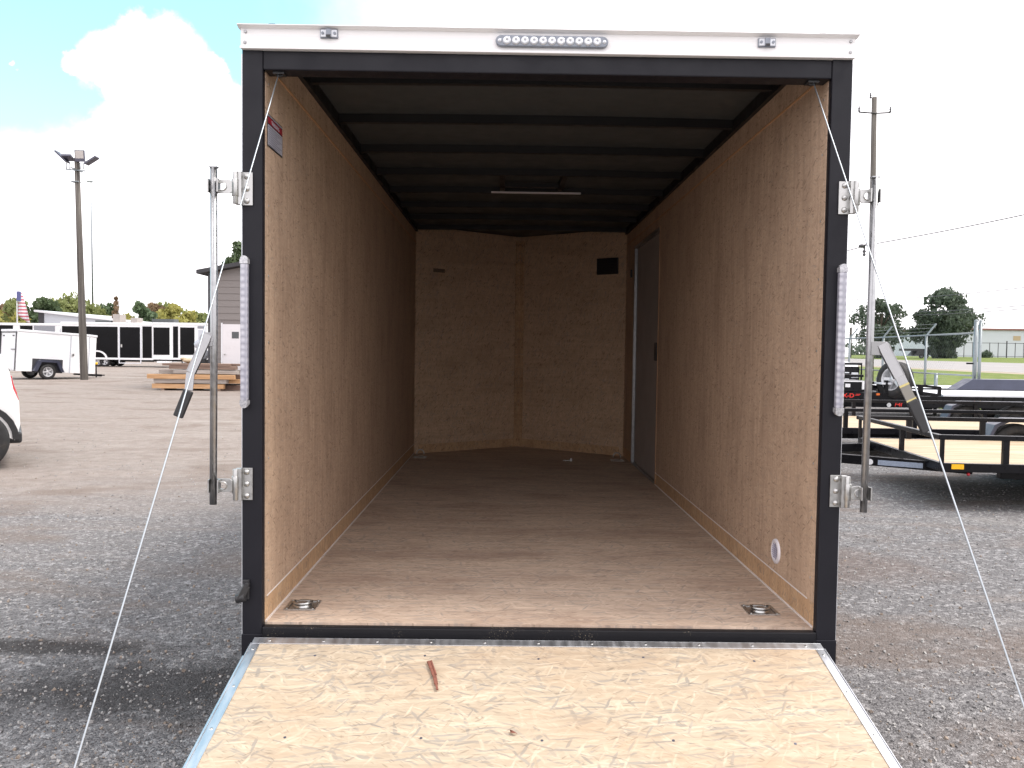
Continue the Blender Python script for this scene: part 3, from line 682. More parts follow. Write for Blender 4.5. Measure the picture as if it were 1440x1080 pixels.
# bar locks standing beside the posts
def barlock(s_):
    X = lambda px: at(px, 490, 2.92).x
    xt = -1.160 if s_ < 0 else 1.146; z0, z1 = 1.012, 2.190
    rod = MB(); yt = 2.915
    rod.tube([(xt + (.002 if s_ > 0 else 0), yt, z1), (xt, yt, (z0 + z1) / 2), (xt - (.004 if s_ > 0 else .004), yt, z0)], .0125, 20)
    rod.tube([(xt + .0125 * 0, yt - .0128, z1 - .02), (xt - .004, yt - .0128, z0 + .02)], .0016, 6)
    rod.box(xt - .014, xt + .014, yt - .012, yt + .012, z1, z1 + .004)
    rd = rod.build('lock_rod', 'galvanised', T)
    for zc in (1.078, 2.128):
        br = MB()
        xp0, xp1 = sorted((s_ * 1.040, s_ * 1.076))
        br.box(xp0, xp1, 2.9635, 2.9685, zc - .058, zc + .058)
        xe = s_ * 1.085; br.beam((xe, 2.955, zc - .058), (xe, 2.955, zc + .058), .022, .02)
        br.tube([(s_ * 1.095, 2.945, zc - .056), (s_ * 1.095, 2.945, zc + .056)], .0095, 12)
        br.tube([(s_ * 1.096, 2.9445, zc - .030), (s_ * 1.096, 2.9445, zc + .030)], .0125, 12)
        # strap with punched hole
        xa, xb = s_ * 1.10, xt + s_ * .004
        cxm = (xa + xb) / 2 + s_ * .002; r0 = .0125; h_ = .024; n_ = 24; vs = []; fs = []
        for yk in (2.925, 2.9295):
            for k in range(n_):
                a = 2 * math.pi * (k + .5) / n_; ca, sa = math.cos(a), math.sin(a); m_ = max(abs(ca), abs(sa))
                ox = ca / m_ * (abs(xb - xa) / 2 + .002); oz = sa / m_ * h_
                vs.append((cxm + ox, yk, zc + oz)); vs.append((cxm + ca * r0, yk, zc + sa * r0))
        for k in range(n_):
            j = (k + 1) % n_; A, B, C_, D_ = 2 * k, 2 * k + 1, 2 * j + 1, 2 * j; o_ = 2 * n_
            fs += [(A, B, C_, D_), (A + o_, D_ + o_, C_ + o_, B + o_), (B, B + o_, C_ + o_, C_), (A, D_, D_ + o_, A + o_)]
        br.add(vs, fs)
        br.lathe((cxm, 2.925, zc), (0, -1, 0), [(0, .0165), (.004, .015), (.004, .0125), (0, .0125)], 20)
        br.box(min(xt - .019, xt + .019), max(xt - .019, xt + .019), 2.924, 2.9305, zc - .0235, zc + .0235)
        for q_ in (-1, 1): br.box(xt + q_ * .0165 - .0025, xt + q_ * .0165 + .0025, 2.9, 2.924, zc - .0235, zc + .0235)
        bo = br.build('hinge_bracket', 'zinc', rd, .0015)
        for dz in (-.043, 0, .043):
            xm = s_ * 1.061; bl = MB(); bl.lathe((xm, 2.9635, zc + dz), (0, -1, 0), [(0, .0105), (.003, .010), (.006, .0075), (.0075, .001)], 16); bl.build('bolt', 'zinc', rd)
    # handle
    hd = MB(); g = MB()
    if s_ < 0:
        pv = at(290.5, 477, 2.905); k1 = at(269, 524, 2.885); k2 = at(266.5, 549, 2.875); k3 = at(251.5, 586, 2.87); wa, wb = .029, .034
    else:
        pv = at(1243, 490, 2.905); k1 = at(1264, 530, 2.89); k2 = at(1280, 563, 2.88); k3 = at(1302, 607, 2.87); wa, wb = .036, .038
    up = (0, 1, 0)
    hd.box(min(xt, pv.x), max(xt, pv.x), pv.y - .004, pv.y + .004, pv.z - .024, pv.z + .024)
    hd.cyl(pv, (0, 1, 0), .0245, .0082, 24)
    hd.cyl((pv.x + s_ * .002, pv.y - .005, pv.z + .001), (0, 1, 0), .006, .006, 12)
    hd.beam(pv + Vector((0, -.007, 0)) + (k1 - pv).normalized() * -.018, k1 + Vector((0, -.007, 0)), wa, .004, up=up)
    hd.beam(k1 + Vector((0, -.0072, .001)), k2 + Vector((0, -.0072, 0)), wa, .004, up=up)
    for q_ in (-1, 1):
        dd = (k1 - pv).normalized(); sx = dd.cross(Vector((0, 1, 0))) * q_ * wa * .5
        hd.beam(pv + sx + Vector((0, -.003, 0)), k1 + sx + Vector((0, -.003, 0)), .003, .014, up=up)
    g.beam(k2 + Vector((0, -.008, .0)), k3 + Vector((0, -.008, 0)), wb, .016, up=up)
    h_o = hd.build('lock_handle', 'handle_steel', rd, .001); g.build('handle_grip', 'black_plastic', rd, .004)
    if s_ > 0:
        tp = MB(); tp.beam(k1 + (k2 - k1) * .35 + Vector((0, -.0102, 0)), k2 + Vector((0, -.0102, 0)), wa - .002, .002, up=up)
        tp.build('handle_tape', simple('tape_grey', (.20, .19, .17), .6), rd)
        for t0_ in (.31, .94):
            MB().beam(k1 + (k2 - k1) * t0_ + Vector((0, -.0106, 0)), k1 + (k2 - k1) * (t0_ + .08) + Vector((0, -.0106, 0)), wa, .0025, up=up).build('tape_edge', 'tape_yellow' if 'tape_yellow' in M else simple('tape_yellow', (.50, .43, .18), .6), rd)
barlock(-1); barlock(1)
# ramp door
AN = R(12.8); RX0, RX1 = -1.025, 1.0115; RL = 2.20
A = Vector((0, 2.935, .528)); e2 = Vector((0, -math.cos(AN), -math.sin(AN))); e1 = Vector((1, 0, 0)); nn = Vector((0, -math.sin(AN), math.cos(AN)))
RM = Matrix((e1, e2, nn)).transposed().to_4x4(); RM.translation = A
simple('screw_dark', (.16, .17, .22), .4, .7)
sc = MB().box(RX0 + .004, RX1 - .004, .004, RL - .004, -.018, -.003, 0, RM); r_ = random.Random(3)
for k in range(5):
    for y in (.10, .52, .95, 1.4): sc.cyl(RM @ Vector((RX0 + .25 + k * .38 + r_.uniform(-.02, .02), y + r_.uniform(-.01, .01), -.0028)), nn, .0045, .0012, 10, 1)
ramp = sc.build('ramp_door', ['board_ramp', 'screw_dark'], T)
MB().box(RX0 + .01, RX1 - .01, .01, RL - .01, -.034, -.0185, 0, RM).build('ramp_underside', 'black_paint', ramp)
q = MB(); tw = .030
q.box(RX0, RX0 + tw, .034, RL, -.003, 0, 0, RM).box(RX0 - .003, RX0, .034, RL, -.036, .003, 0, RM)
q.box(RX1 - tw, RX1, .034, RL, -.003, 0, 0, RM).box(RX1, RX1 + .003, .034, RL, -.036, .003, 0, RM)
q.box(RX0 - .012, RX0 - .003, .10, RL, -.030, -.006, 0, RM)
q.box(RX0, RX1, -.002, .034, -.003, .0004, 0, RM).box(RX0, RX1, -.004, -.002, -.036, .0, 0, RM)
sc = q
for k in range(11): sc.lathe(RM @ Vector((RX0 + .06 + k * (RX1 - RX0 - .12) / 10, .016, .0004)), nn, [(0, .0055), (.002, .004), (.0026, .0005)], 10, 1)
for k in range(10):
    for x in (RX0 + .015, RX1 - .015): sc.lathe(RM @ Vector((x, .07 + k * .21, 0)), nn, [(0, .0055), (.002, .004), (.0026, .0005)], 10, 1)
q.build('ramp_trim', ['aluminium', 'zinc'], ramp, .0007)
MB().box(RX0, RX1, RL, RL + .20, -.036, -.030, 0, RM @ Matrix.Translation((0, 0, 0))).build('ramp_flap', 'galvanised', ramp)
MB().tube([(RX0 + .02, 2.952, .510), (RX1 - .02, 2.952, .510)], .009, 10).build('ramp_hinge', 'galvanised', T)
# ramp cables
for (tx, ex, ey) in ((-.957, -1.030, 1.285), (.949, 1.012, 1.275)):
    top = Vector((tx, 3.0, 2.548)); s_ = (2.935 - ey) / math.cos(AN); end = Vector((ex, ey, (.528) - s_ * math.sin(AN) + .012))
    pts = [top.lerp(end, t) - Vector((0, 0, .012 * math.sin(math.pi * t))) for t in span(0, 1, 16)]
    q = MB().tube(pts, .0023, 8)
    cb = q.build('ramp_cable', 'cable_steel', T)
    q = MB(); q.cyl(top + Vector((0, .01, .008)), (0, 1, 0), .022, .014, 16); q.box(top.x - .02, top.x + .02, 2.99, 3.03, 2.540, 2.58); q.build('cable_pulley', 'black_plastic', cb)
    q = MB(); q.beam(end + Vector((-.012, 0, -.012)), end + Vector((.012, 0, -.012)), .04, .03); q.cyl(end, (1, 0, 0), .012, .02, 12); q.build('cable_anchor', 'zinc', cb)
# running gear, hidden from the front but really there
q = MB()
for x in (-.80, .80): q.box(x - .03, x + .03, 3.0, YS, .40, .499)
q.box(-.9, .9, 7.7, 7.78, .40, .498); q.box(-.04, .04, 8.0, 9.7, .42, .50); q.beam((-.80, 7.75, .45), (0, 9.4, .45), .06, .09); q.beam((.80, 7.75, .45), (0, 9.4, .45), .06, .09)
q.cyl((0, 9.3, .25), (0, 0, 1), .03, .5, 12); q.box(-.1, .1, 9.2, 9.4, .0, .012)
q.build('chassis', 'black_paint', T)
for s_ in (-1, 1):
    for y in (5.15, 6.0): wheel(T, (s_ * 1.21, y, .34), (s_, 0, 0), .34, .2, rim='rim_white')
    fy = [(4.70, .50), (4.85, .76), (6.30, .76), (6.45, .50), (6.40, .50), (6.27, .73), (4.88, .73), (4.75, .50)]
    MB().prism(fy, s_ * 1.081, s_ * 1.33, 'x').build('fender', 'aluminium', T)
for y in (5.15, 6.0): MB().cyl((0, y, .34), (1, 0, 0), .03, 2.3, 12).build('axle', 'black_paint', T)
# bits lying on the ramp
def on_ramp(px, py):
    lo, hi = .5, 2.93
    for _ in range(50):
        m_ = (lo + hi) / 2; p = at(px, py, m_); zr = A.z - (A.y - p.y) * math.tan(AN)
        if p.z > zr: lo = m_
        else: hi = m_
    return at(px, py, lo)
p0, p1, p2 = on_ramp(604, 932), on_ramp(611, 952), on_ramp(615, 972)
q = MB(); up_ = nn * .006
q.beam(p0 + up_, p1 + up_ * .8, .014, .005); q.beam(p1 + up_ * .8, p1.lerp(p2, .6) + up_, .012, .006); q.beam(p1.lerp(p2, .55) + up_ * 1.1, p2 + up_ * .9, .007, .004); q.beam(p0 + up_ * 1.4 + e1 * .006, p1 + up_ * 1.5 + e1 * .006, .004, .004)
q.beam(p0 + up_ * .6 + e1 * -.008, p0.lerp(p1, .7) + up_ * .6 + e1 * -.005, .003, .003)
tag(q.build('wood_splinter', 'bark_red'), 'reddish brown splinter of bark lying on the ramp below the sill', 'splinter')
p = on_ramp(721.5, 1031) + nn * .003
q = MB(); q.add([p + e1 * a + e2 * b2 + nn * c_ for a, b2, c_ in ((-.010, -.012, 0), (-.002, -.004, .004), (.014, .008, .001), (.004, .010, .005), (-.008, .004, .001))], [(0, 1, 4), (1, 3, 4), (1, 2, 3), (0, 4, 1)])
tag(q.build('dead_leaf', 'bark_red', fixn=False), 'tiny curled brown leaf fragment lying on the lower part of the ramp', 'leaf')
p = on_ramp(575, 857) if False else Vector((at(676, 818, 3.53).x, 3.53, ZF))
# ---------------------------------------------------------------- trees
def leaf_mesh(mb, c, r, n, size, rr, mi=0, flat=.8, hollow=.35):
    for _ in range(n):
        while True:
            v = Vector((rr.uniform(-1, 1), rr.uniform(-1, 1), rr.uniform(-1, 1)))
            if hollow < v.length <= 1: break
        p = Vector(c) + Vector((v.x * r, v.y * r, v.z * r * flat)); s_ = size * rr.uniform(.5, 1.3)
        q = Euler((rr.uniform(0, 6.3), rr.uniform(0, 6.3), rr.uniform(0, 6.3))).to_matrix()
        mb.add([p + q @ Vector(w_) * s_ for w_ in ((-.5, 0, 0), (0, -.32, .08), (.6, 0, 0), (0, .32, .08))], [(0, 1, 2, 3)], mi)
def tree(label, loc, h, wd, leafm, seed, cat='tree', group=None, trunk=.30, clumps=26, nl=150, ls=.16, low=.25, cone=False, bushy=0):
    rr = random.Random(seed); t = thing('conifer_tree' if cone else 'leafy_tree', label, cat, loc, group=group)
    tk = MB(); rt = h * .022 + .05
    top = Vector((rr.uniform(-.3, .3), rr.uniform(-.2, .2), h * (.95 if cone else .62)))
    tk.tube([(0, 0, -.3), (0, 0, h * .12), tuple(top * .5), tuple(top)], [rt * 1.3, rt, rt * .7, rt * .2], 8)
    cr = MB(); cl = []
    if cone:
        for k in range(13):
            z = h * (.12 + .86 * k / 12); rad = wd * .5 * (1 - k / 12.6)
            for j in range(max(2, int(8 * (1 - k / 14)))):
                a = rr.uniform(0, 6.28); d = Vector((math.cos(a), math.sin(a), 0)) * rad * rr.uniform(.4, 1)
                tk.tube([(0, 0, z), (d.x, d.y, z - rad * .15)], .02, 5); cl.append((Vector((d.x * .8, d.y * .8, z - rad * .12)), rad * .22 + .12))
    else:
        for k in range(clumps):
            a = rr.uniform(0, 6.28); u = rr.random(); z = low + (1 - low) * u
            prof = math.sin(math.pi * min(1, (u * .86 + .12))) ** .6
            rad = wd * .5 * prof * rr.uniform(.35, .95)
            c_ = Vector((math.cos(a) * rad, math.sin(a) * rad, h * z * rr.uniform(.9, .98))); cl.append((c_, wd * rr.uniform(.10, .19)))
        for k in range(9):
            c_ = cl[k][0]; st_ = top * rr.uniform(.25, .8); mid = st_.lerp(c_, .5) + Vector((0, 0, h * .03)); tk.tube([tuple(st_), tuple(mid), tuple(c_)], [rt * .45, rt * .3, rt * .12], 6)
        for k in range(bushy):
            cl.append((Vector((rr.uniform(-.16, .16) * wd, rr.uniform(-.16, .16) * wd, h * rr.uniform(.02, low))), wd * rr.uniform(.07, .12)))
    for c_, r_ in cl: leaf_mesh(cr, c_, r_, nl if not cone else nl // 3, ls, rr)
    tk.build('trunk', 'bark', t); cr.build('crown', leafm, t, fixn=False)
    return t
def tree_px(label, px0, px1, pytop, Y, leafm, seed, wf=1.45, **k):
    a, b_ = at(px0, pytop, Y), at(px1, pytop, Y); x = (a.x + b_.x) / 2; g = hgt(x, Y)
    return tree(label, (x, Y, g), (a.z + b_.z) / 2 - g, (b_.x - a.x) * wf, leafm, seed, **k)
GL = 'trees behind the parked trailers'
tree_px('yellow green tree at the far left edge, left of the flagpole', -70, 14, 432, 84, 'leaf_yellow', 1, group=GL, nl=90, ls=.5)
tree_px('brownish olive tree directly behind the flagpole', 6, 46, 420, 92, 'leaf_mid', 2, group=GL, nl=90, ls=.5)
tree_px('dark green tree just left of the white metal building', 40, 82, 419, 88, 'leaf_dark', 3, group=GL, nl=100, ls=.5)
tree_px('broad light green tree rising above the white metal building', 66, 132, 418, 98, 'leaf_mid', 4, group=GL, nl=110, ls=.5)
tree_px('low olive tree right of the wooden light pole, above the white building', 104, 156, 434, 104, 'leaf_mid', 5, group=GL, nl=90, ls=.5)
tree_px('thin rusty conifer poking above the rooftop air conditioner', 152, 174, 418, 78, 'leaf_rust', 6, wf=1.1, cone=True, nl=110, ls=.35)
tree_px('small bright green tree right of the rusty conifer', 168, 196, 441, 80, 'leaf_yellow', 7, group=GL, nl=80, ls=.45)
tree_px('round dark green tree standing out among the pale ones', 176, 215, 426, 82, 'leaf_dark', 8, group=GL, nl=110, ls=.45)
tree_px('olive brown tree right of the round dark tree', 200, 238, 426, 90, 'leaf_rust', 9, group=GL, nl=90, ls=.5)
tree_px('pale yellow green tree behind the concession trailer', 226, 268, 428, 86, 'leaf_yellow', 10, group=GL, nl=90, ls=.5)
tree_px('lowest olive tree, next to the corner of the taupe building', 256, 300, 441, 92, 'leaf_mid', 12, group=GL, nl=90, ls=.5)
tree_px('tall olive tree filling the gap behind the two rooftop air conditioners', 128, 176, 431, 112, 'leaf_dark', 14, group=GL, nl=90, ls=.6)
tree_px('wide yellowish tree at the back, between the round dark tree and the taupe building', 196, 262, 430, 116, 'leaf_mid', 15, group=GL, nl=100, ls=.6)
tree_px('brown tinged tree left of the flagpole, behind the yellow green one', -30, 30, 422, 108, 'leaf_rust', 16, group=GL, nl=90, ls=.6)
tree_px('dark green tree whose top shows over the roof of the taupe building', 306, 372, 336, 44, 'leaf_dark', 13, wf=1.1, nl=160, ls=.26, clumps=34)
tree_px('large round dark green oak across the road, left of the white warehouse', 1284, 1366, 411, 150, 'leaf_oak', 21, wf=1.12, nl=200, ls=.62, clumps=46, low=.30, bushy=16)
tree_px('smaller dark oak beside the right lock rod, with a notch in its crown', 1203, 1276, 424, 150, 'leaf_oak', 24, wf=1.1, nl=130, ls=.6, clumps=30, low=.34, bushy=10)
q = thing('shrub', 'low dark shrub against the far iron fence', 'shrub', (at(1386, 500, 160).x, 160, hgt(91)))
rr = random.Random(4); m_ = MB()
for k in range(6): leaf_mesh(m_, (rr.uniform(-.9, .9), rr.uniform(-.5, .5), rr.uniform(.3, 1.0)), .8, 70, .4, rr)
m_.build('foliage', 'leaf_oak', q, fixn=False)

# ---------------------------------------------------------------- left background
def ground_px(px, Y): return at(px, 500, Y).x
# wooden pole with floodlights
YP = 36.0; b0 = at(118.5, 532, YP); tp = at(108, 222, YP); P = thing('light_pole', 'tall weathered wooden pole carrying floodlights, behind the small white trailer', 'light pole', (b0.x, YP, 0), world=True)
q = MB(); q.tube([(b0.x + .01, YP, -.3), (b0.x, YP, 0), tuple(Vector((b0.x, YP, 0)).lerp(tp, .5)), tuple(tp)], [.165, .16, .135, .10], 16); pole_o = q.build('pole', 'weathered_pole', P)
q = MB(); zc = at(108, 239, YP).z; q.beam((tp.x - .42, YP - .1, zc), (tp.x + .42, YP - .1, zc - .06), .06, .05); q.beam((tp.x, YP - .45, zc), (tp.x, YP + .45, zc), .05, .05)
for px in (95.5, 100, 114.5, 119.5):
    x = at(px, 235, YP).x; q.tube([(x, YP - .1, zc), (x, YP - .1, zc + .28)], .022, 8)
zb = at(108, 256, YP).z; q.box(tp.x - .19, tp.x + .12, YP - .16, YP + .1, zb - .02, zb + .03)
q.build('cross_arm', 'fence_steel', P)
def lamp(px, py, size, rot, m2='lamp_glass'):
    c = at(px, py, YP); m_ = Matrix.Translation(c + Vector((0, -.1, 0))) @ Euler(rot).to_matrix().to_4x4(); a, b_ = size
    q = MB(); q.box(-a, a, -.045, .045, -b_, b_, 0, m_); q.box(-a * .85, a * .85, -.05, -.045, -b_ * .45, b_ * .9, 1, m_); q.box(-a * .3, a * .3, .045, .12, -b_ * .4, b_ * .4, 0, m_)
    q.build('floodlight', ['lamp_body', m2], P)
lamp(114, 220, (.20, .24), (R(8), 0, R(3))); lamp(97.5, 222.5, (.20, .20), (R(68), 0, 0), 'lamp_body')

for px0, py0, px1, py1 in ((79.5, 213, 95, 228), (137, 221, 121, 231)):
    u0, u1 = at(px0, py0, YP), at(px1, py1, YP); MB().beam(u0, u1, .36, .07, up=(0, 1, 0) if False else (0, 0, 1)).build('floodlight', 'lamp_body', P)

# thin street light far behind
Y0 = 120; a = at(131, 440, Y0); tpz = at(127, 256, Y0)
t = thing('street_light', 'thin pale street light mast far behind the trees, right of the wooden pole', 'street light', (a.x, Y0, 0), world=True)
q = MB().tube([(a.x, Y0, 0), (a.x - .1, Y0, tpz.z * .6), (tpz.x + .1, Y0, tpz.z)], [.16, .12, .07], 8); q.build('mast', 'fence_steel', t)
q = MB(); q.box(tpz.x - .5, tpz.x + .3, Y0 - .2, Y0 + .2, tpz.z + .02, tpz.z + .16); q.build('lamp_head', 'fence_steel', t)
# flagpole
Y0 = 74; a = at(24.5, 470, Y0); t = thing('flagpole', 'slim white flagpole at the far left with a drooping striped flag', 'flagpole', (a.x, Y0, 0), world=True)
zt = at(24.5, 403, Y0).z; MB().tube([(a.x, Y0, 0), (a.x, Y0, zt)], [.07, .04], 8).sphere((a.x, Y0, zt + .05), .08, 6).build('pole', 'skin_white_dull', t)
vs = []; nx, nz_ = 8, 9
z1 = at(24, 408, Y0).z; 
for j in range(nz_ + 1):
    for i in range(nx + 1):
        u, v_ = i / nx, j / nz_; wdt = .35 + .8 * v_
        vs.append((a.x + .06 + u * wdt, Y0 + .12 * math.sin(u * 7 + v_ * 3), z1 - v_ * 2.15 - u * (.25 + .75 * v_) * 1.0))
q = MB().add(vs, [(j * (nx + 1) + i, j * (nx + 1) + i + 1, (j + 1) * (nx + 1) + i + 1, (j + 1) * (nx + 1) + i) for j in range(nz_) for i in range(nx)], 0, True)
fo = q.build('flag', 'flag_cloth', t, fixn=False); md = fo.modifiers.new('s', 'SOLIDIFY'); md.thickness = .02
c_ = MB().box(a.x + .05, a.x + .42, Y0 - .17, Y0 - .10, z1 - .95, z1 - .12).build('canton', simple('flag_blue', (.10, .11, .25), .8), t)
# white metal building behind the trailers
Y0 = 76; a = at(55, 440, Y0); b_ = at(152, 455, Y0)
t = thing('metal_building', 'pale metal building with a sloping roofline behind the long black trailer', 'building', (a.x, Y0, 0), world=True)
z0_ = at(57, 439, Y0).z; z1_ = at(150, 451, Y0).z
q = MB(); q.prism([(a.x, 0), (b_.x + 6, 0), (b_.x + 6, z1_ - .6), (a.x, z0_)], Y0, Y0 + 14, 'y'); q.build('wall', 'metal_wall', t)
q = MB(); q.prism([(a.x - .3, z0_ + .02), (b_.x + 6.3, z1_ - .58), (b_.x + 6.3, z1_ - .40), (a.x - .3, z0_ + .2)], Y0 - .3, Y0 + 14.3, 'y'); q.build('roof', 'skin_white_dull', t)
box('corner_trim', 'trim_black', a.x - .05, a.x + .45, Y0 - .04, Y0, 0, z0_ - .05, t)

# long enclosed trailers in a row
def long_trailer(name, label, px0, px1, py_top, Y, panels, trim='skin_white', group=None, wheels=(), base=.42, roofs=(), pz0=None):
    x0, x1 = at(px0, 480, Y).x, at(px1, 480, Y).x; zt = at((px0 + px1) / 2, py_top, Y).z
    t = thing(name, label, 'trailer', (x0, Y, 0), world=True, group=group)
    MB().box(x0, x1, Y, Y + 2.5, base, zt).build('body', trim, t, .03)
    MB().box(x0 - .03, x1 + .03, Y - .03, Y + 2.53, zt - .12, zt + .03).build('roof_edge', 'skin_white', t, .02)
    box('lower_rail', trim, x0, x1, Y - .02, Y, base, base + .13, t)
    for (a, b_, ya, yb, m_, nm) in panels:
        pa, pb = at(a, 480, Y).x, at(b_, 480, Y).x; za, zb = at((a + b_) / 2, yb, Y).z, at((a + b_) / 2, ya, Y).z
        zt2 = min(zb, zt - .14)
        o = box(nm, m_, pa, pb, Y - .025, Y - .001, max(za, base + .135), zt2, t)
        if nm == 'side_door':
            fr = MB()
            for (u, v_) in ((pa - .09, pa - .02), (pb + .02, pb + .09)): fr.box(u, v_, Y - .04, Y - .001, za - .06, zt2 + .02)
            fr.box(pa - .02, pb + .02, Y - .04, Y - .001, za - .06, za - .0); fr.build('door_frame', 'aluminium', o)
            box('door_handle', 'zinc', pa + .06, pa + .16, Y - .07, Y - .026, 1.35, 1.55, o)
    for wx in wheels:
        x = at(wx, 500, Y).x; wheel(t, (x, Y + .16, .36), (0, -1, 0), .36, .24)
        wheel(t, (x, Y + 2.3, .36), (0, 1, 0), .36, .24)
    q = MB(); q.box(x0 + .2, x1 - .2, Y + .5, Y + .6, base - .14, base - .001); q.box(x0 + .2, x1 - .2, Y + 1.9, Y + 2.0, base - .14, base - .001)
    for k in range(int((x1 - x0) / 1.6)): q.box(x0 + .8 + k * 1.6, x0 + .9 + k * 1.6, Y + .6, Y + 1.9, base - .12, base - .02)
    q.build('chassis', 'black_paint', t)
    for (a, b_, y, mm, nm) in roofs:
        pa, pb = at(a, 480, Y + 1).x, at(b_, 480, Y + 1).x; zz = at(a, y, Y + 1).z
        box(nm, mm, pa, pb, Y + .8, Y + 1.7, zt + .031, max(zt + .15, zz), t, .02)
    return t, x0, x1, zt
YT2 = 57.0
K, W_, G_ = 'skin_black', 'skin_white_dull', 'skin_grey'
long_trailer('enclosed_trailer', 'white enclosed trailer with black and grey panels, half hidden by the small white trailer', -70, 84, 454.5, YT2 + .4,
             [(-60, -8, 458, 490, K, 'side_panel'), (-6, 18.5, 457, 500, K, 'side_panel'), (28.5, 46, 458, 505, K, 'side_panel'), (48, 77.5, 458, 505, G_, 'side_panel')], wheels=(-20, -28), base=.6)
t, x0, x1, zt = long_trailer('race_trailer', 'long glossy black enclosed trailer with white roof band, behind the wooden light pole', 86, 216, 454.0, YT2,
             [(87.5, 165.5, 459, 511, K, 'side_panel'), (169, 197, 460, 510, K, 'side_door'), (200.5, 213.5, 459, 511, K, 'side_panel')],
             wheels=(137, 146.5), base=.50, roofs=((136, 158, 450.5, 'roof_steel', 'solar_panel'), (160.5, 171, 442, 'concrete', 'air_conditioner'), (185.5, 195, 447, 'concrete', 'air_conditioner')))
# wheel arch
q = MB(); cx2 = at(137, 500, YT2).x
arc = [(cx2 + .72 * math.cos(R(k * 15)), .50 + .62 * math.sin(R(k * 15))) for k in range(13)]; arc2 = [(cx2 + .60 * math.cos(R(k * 15)), .50 + .52 * math.sin(R(k * 15))) for k in reversed(range(13))]
q.prism(arc + arc2, YT2 - .06, YT2 - .026, 'y'); q.build('wheel_arch', 'skin_white', t)
t2, x0, x1, zt = long_trailer('concession_trailer', 'white concession trailer with two tall dark serving windows and fold down counters', 215, 292, 454.5, YT2 - .02,
             [(216, 238.5, 460.5, 499, K, 'serving_window'), (243.5, 250.5, 459, 511, K, 'side_panel'), (253.5, 273.5, 460.5, 499, K, 'serving_window'), (278, 289, 458.5, 462, G_, 'side_panel'), (279, 289, 464, 500, 'metal_wall', 'side_panel')],
             wheels=(262, 269), base=.55, roofs=((215, 246, 448.5, 'roof_steel', 'roof_awning'),))
for (a, b_, y) in ((227, 242, 510), (263, 270, 509.5)):
    pa, pb = at(a, 500, YT2).x, at(b_, 500, YT2).x; z = at(a, y, YT2).z; box('counter', 'skin_white', pa, pb, YT2 - .75, YT2 - .026, z, z + .12, t2)

# small white cargo trailer
psi = math.atan2(.766, .643); o0 = at(21, 500, 35.0)
t = thing('small_cargo_trailer', 'small white enclosed trailer resting nose down, in front of the black race trailer', 'trailer', (o0.x, 35.0, 0), (0, 0, 0))
m_ = Matrix.Rotation(psi, 4, 'Z') @ Matrix.Translation((0, 0, 0)) @ Matrix.Rotation(R(3.3), 4, 'Y')
Lb, Wb, z0_, z1_ = 2.95, 1.75, .38, 2.12
def tb(q, x0, x1, y0, y1, z0, z1, mi=0): return q.box(x0, x1, y0, y1, z0, z1, mi, m_)
def tp_(q, poly, a, b_, mi=0):
    n = len(poly); vs = [m_ @ Vector((u, v_, a)) for u, v_ in poly] + [m_ @ Vector((u, v_, b_)) for u, v_ in poly]
    return q.add(vs, [tuple(range(n)), tuple(reversed(range(n, 2 * n)))] + [(i, n + i, n + (i + 1) % n, (i + 1) % n) for i in range(n)], mi)
q = MB(); tp_(q, [(0, 0), (Lb, 0), (Lb + .5, .45), (Lb + .5, Wb - .45), (Lb, Wb), (0, Wb)], z0_, z1_); body = q.build('body', 'skin_white', t, .02)
q = MB(); tp_(q, [(-.03, -.03), (Lb, -.03), (Lb + .53, .43), (Lb + .53, Wb - .43), (Lb, Wb + .03), (-.03, Wb + .03)], z1_ - .06, z1_ + .03); q.build('roof_edge', 'skin_white_dull', t, .01)
q = MB(); tb(q, -.025, -.001, .07, Wb - .07, z0_ + .05, z1_ - .12); rd_ = q.build('rear_door', 'skin_white_dull', t)
q = MB(); tb(q, -.05, -.0255, .03, .07, z0_, z1_ - .08); tb(q, -.05, -.0255, Wb - .07, Wb - .03, z0_, z1_ - .08); tb(q, -.05, -.0255, .03, Wb - .03, z1_ - .12, z1_ - .08)
tb(q, -.045, -.026, .25, .42, 1.75 + .1, 1.80 + .1); tb(q, -.045, -.026, Wb - .42, Wb - .25, 1.85, 1.90); tb(q, -.06, -.026, .12, .5, 1.28, 1.31); q.build('door_hardware', 'trim_black', t)
q = MB(); tb(q, 2.18, 2.93, -.018, -.001, z0_ + .02, z1_ - .12); sd2 = q.build('side_door', 'skin_white', t)
q = MB(); tb(q, 2.14, 2.175, -.025, -.001, z0_, z1_ - .09); tb(q, 2.94, 2.97, -.025, -.001, z0_, z1_ - .09); q.build('door_frame', 'metal_wall', sd2)
q = MB(); tb(q, 2.22, 2.30, -.06, -.019, 1.15, 1.25); q.build('door_handle', 'zinc', sd2)
wc = m_ @ Vector((1.22, 0, 0)); aw = m_.to_3x3() @ Vector((0, -1, 0)); aw.z = 0
wheel(t, (wc.x - aw.x * -.11, wc.y + aw.y * .11, .33), aw, .33, .2, rim='rim_white'); wc2 = m_ @ Vector((1.22, Wb, 0)); wheel(t, (wc2.x, wc2.y, .33), -aw, .33, .2, rim='rim_white')
fp = [(.62, .36), (.80, .80), (.90, .86), (1.55, .86), (1.65, .80), (1.86, .36), (1.72, .36), (1.54, .76), (.92, .76), (.76, .36)]
q = MB(); n = len(fp); q.add([m_ @ Vector((u, y, v_ + .05)) for y in (-.24, -.001) for u, v_ in fp], [(i, (i + 1) % n, n + (i + 1) % n, n + i) for i in range(n)] + [tuple(range(n)), tuple(reversed(range(n, 2 * n)))]); q.build('fender', 'fender_steel', t)
q = MB(); tb(q, .62, 1.86, -.002, -.0005, .36, .95); q.build('wheel_well', 'trim_black', t)
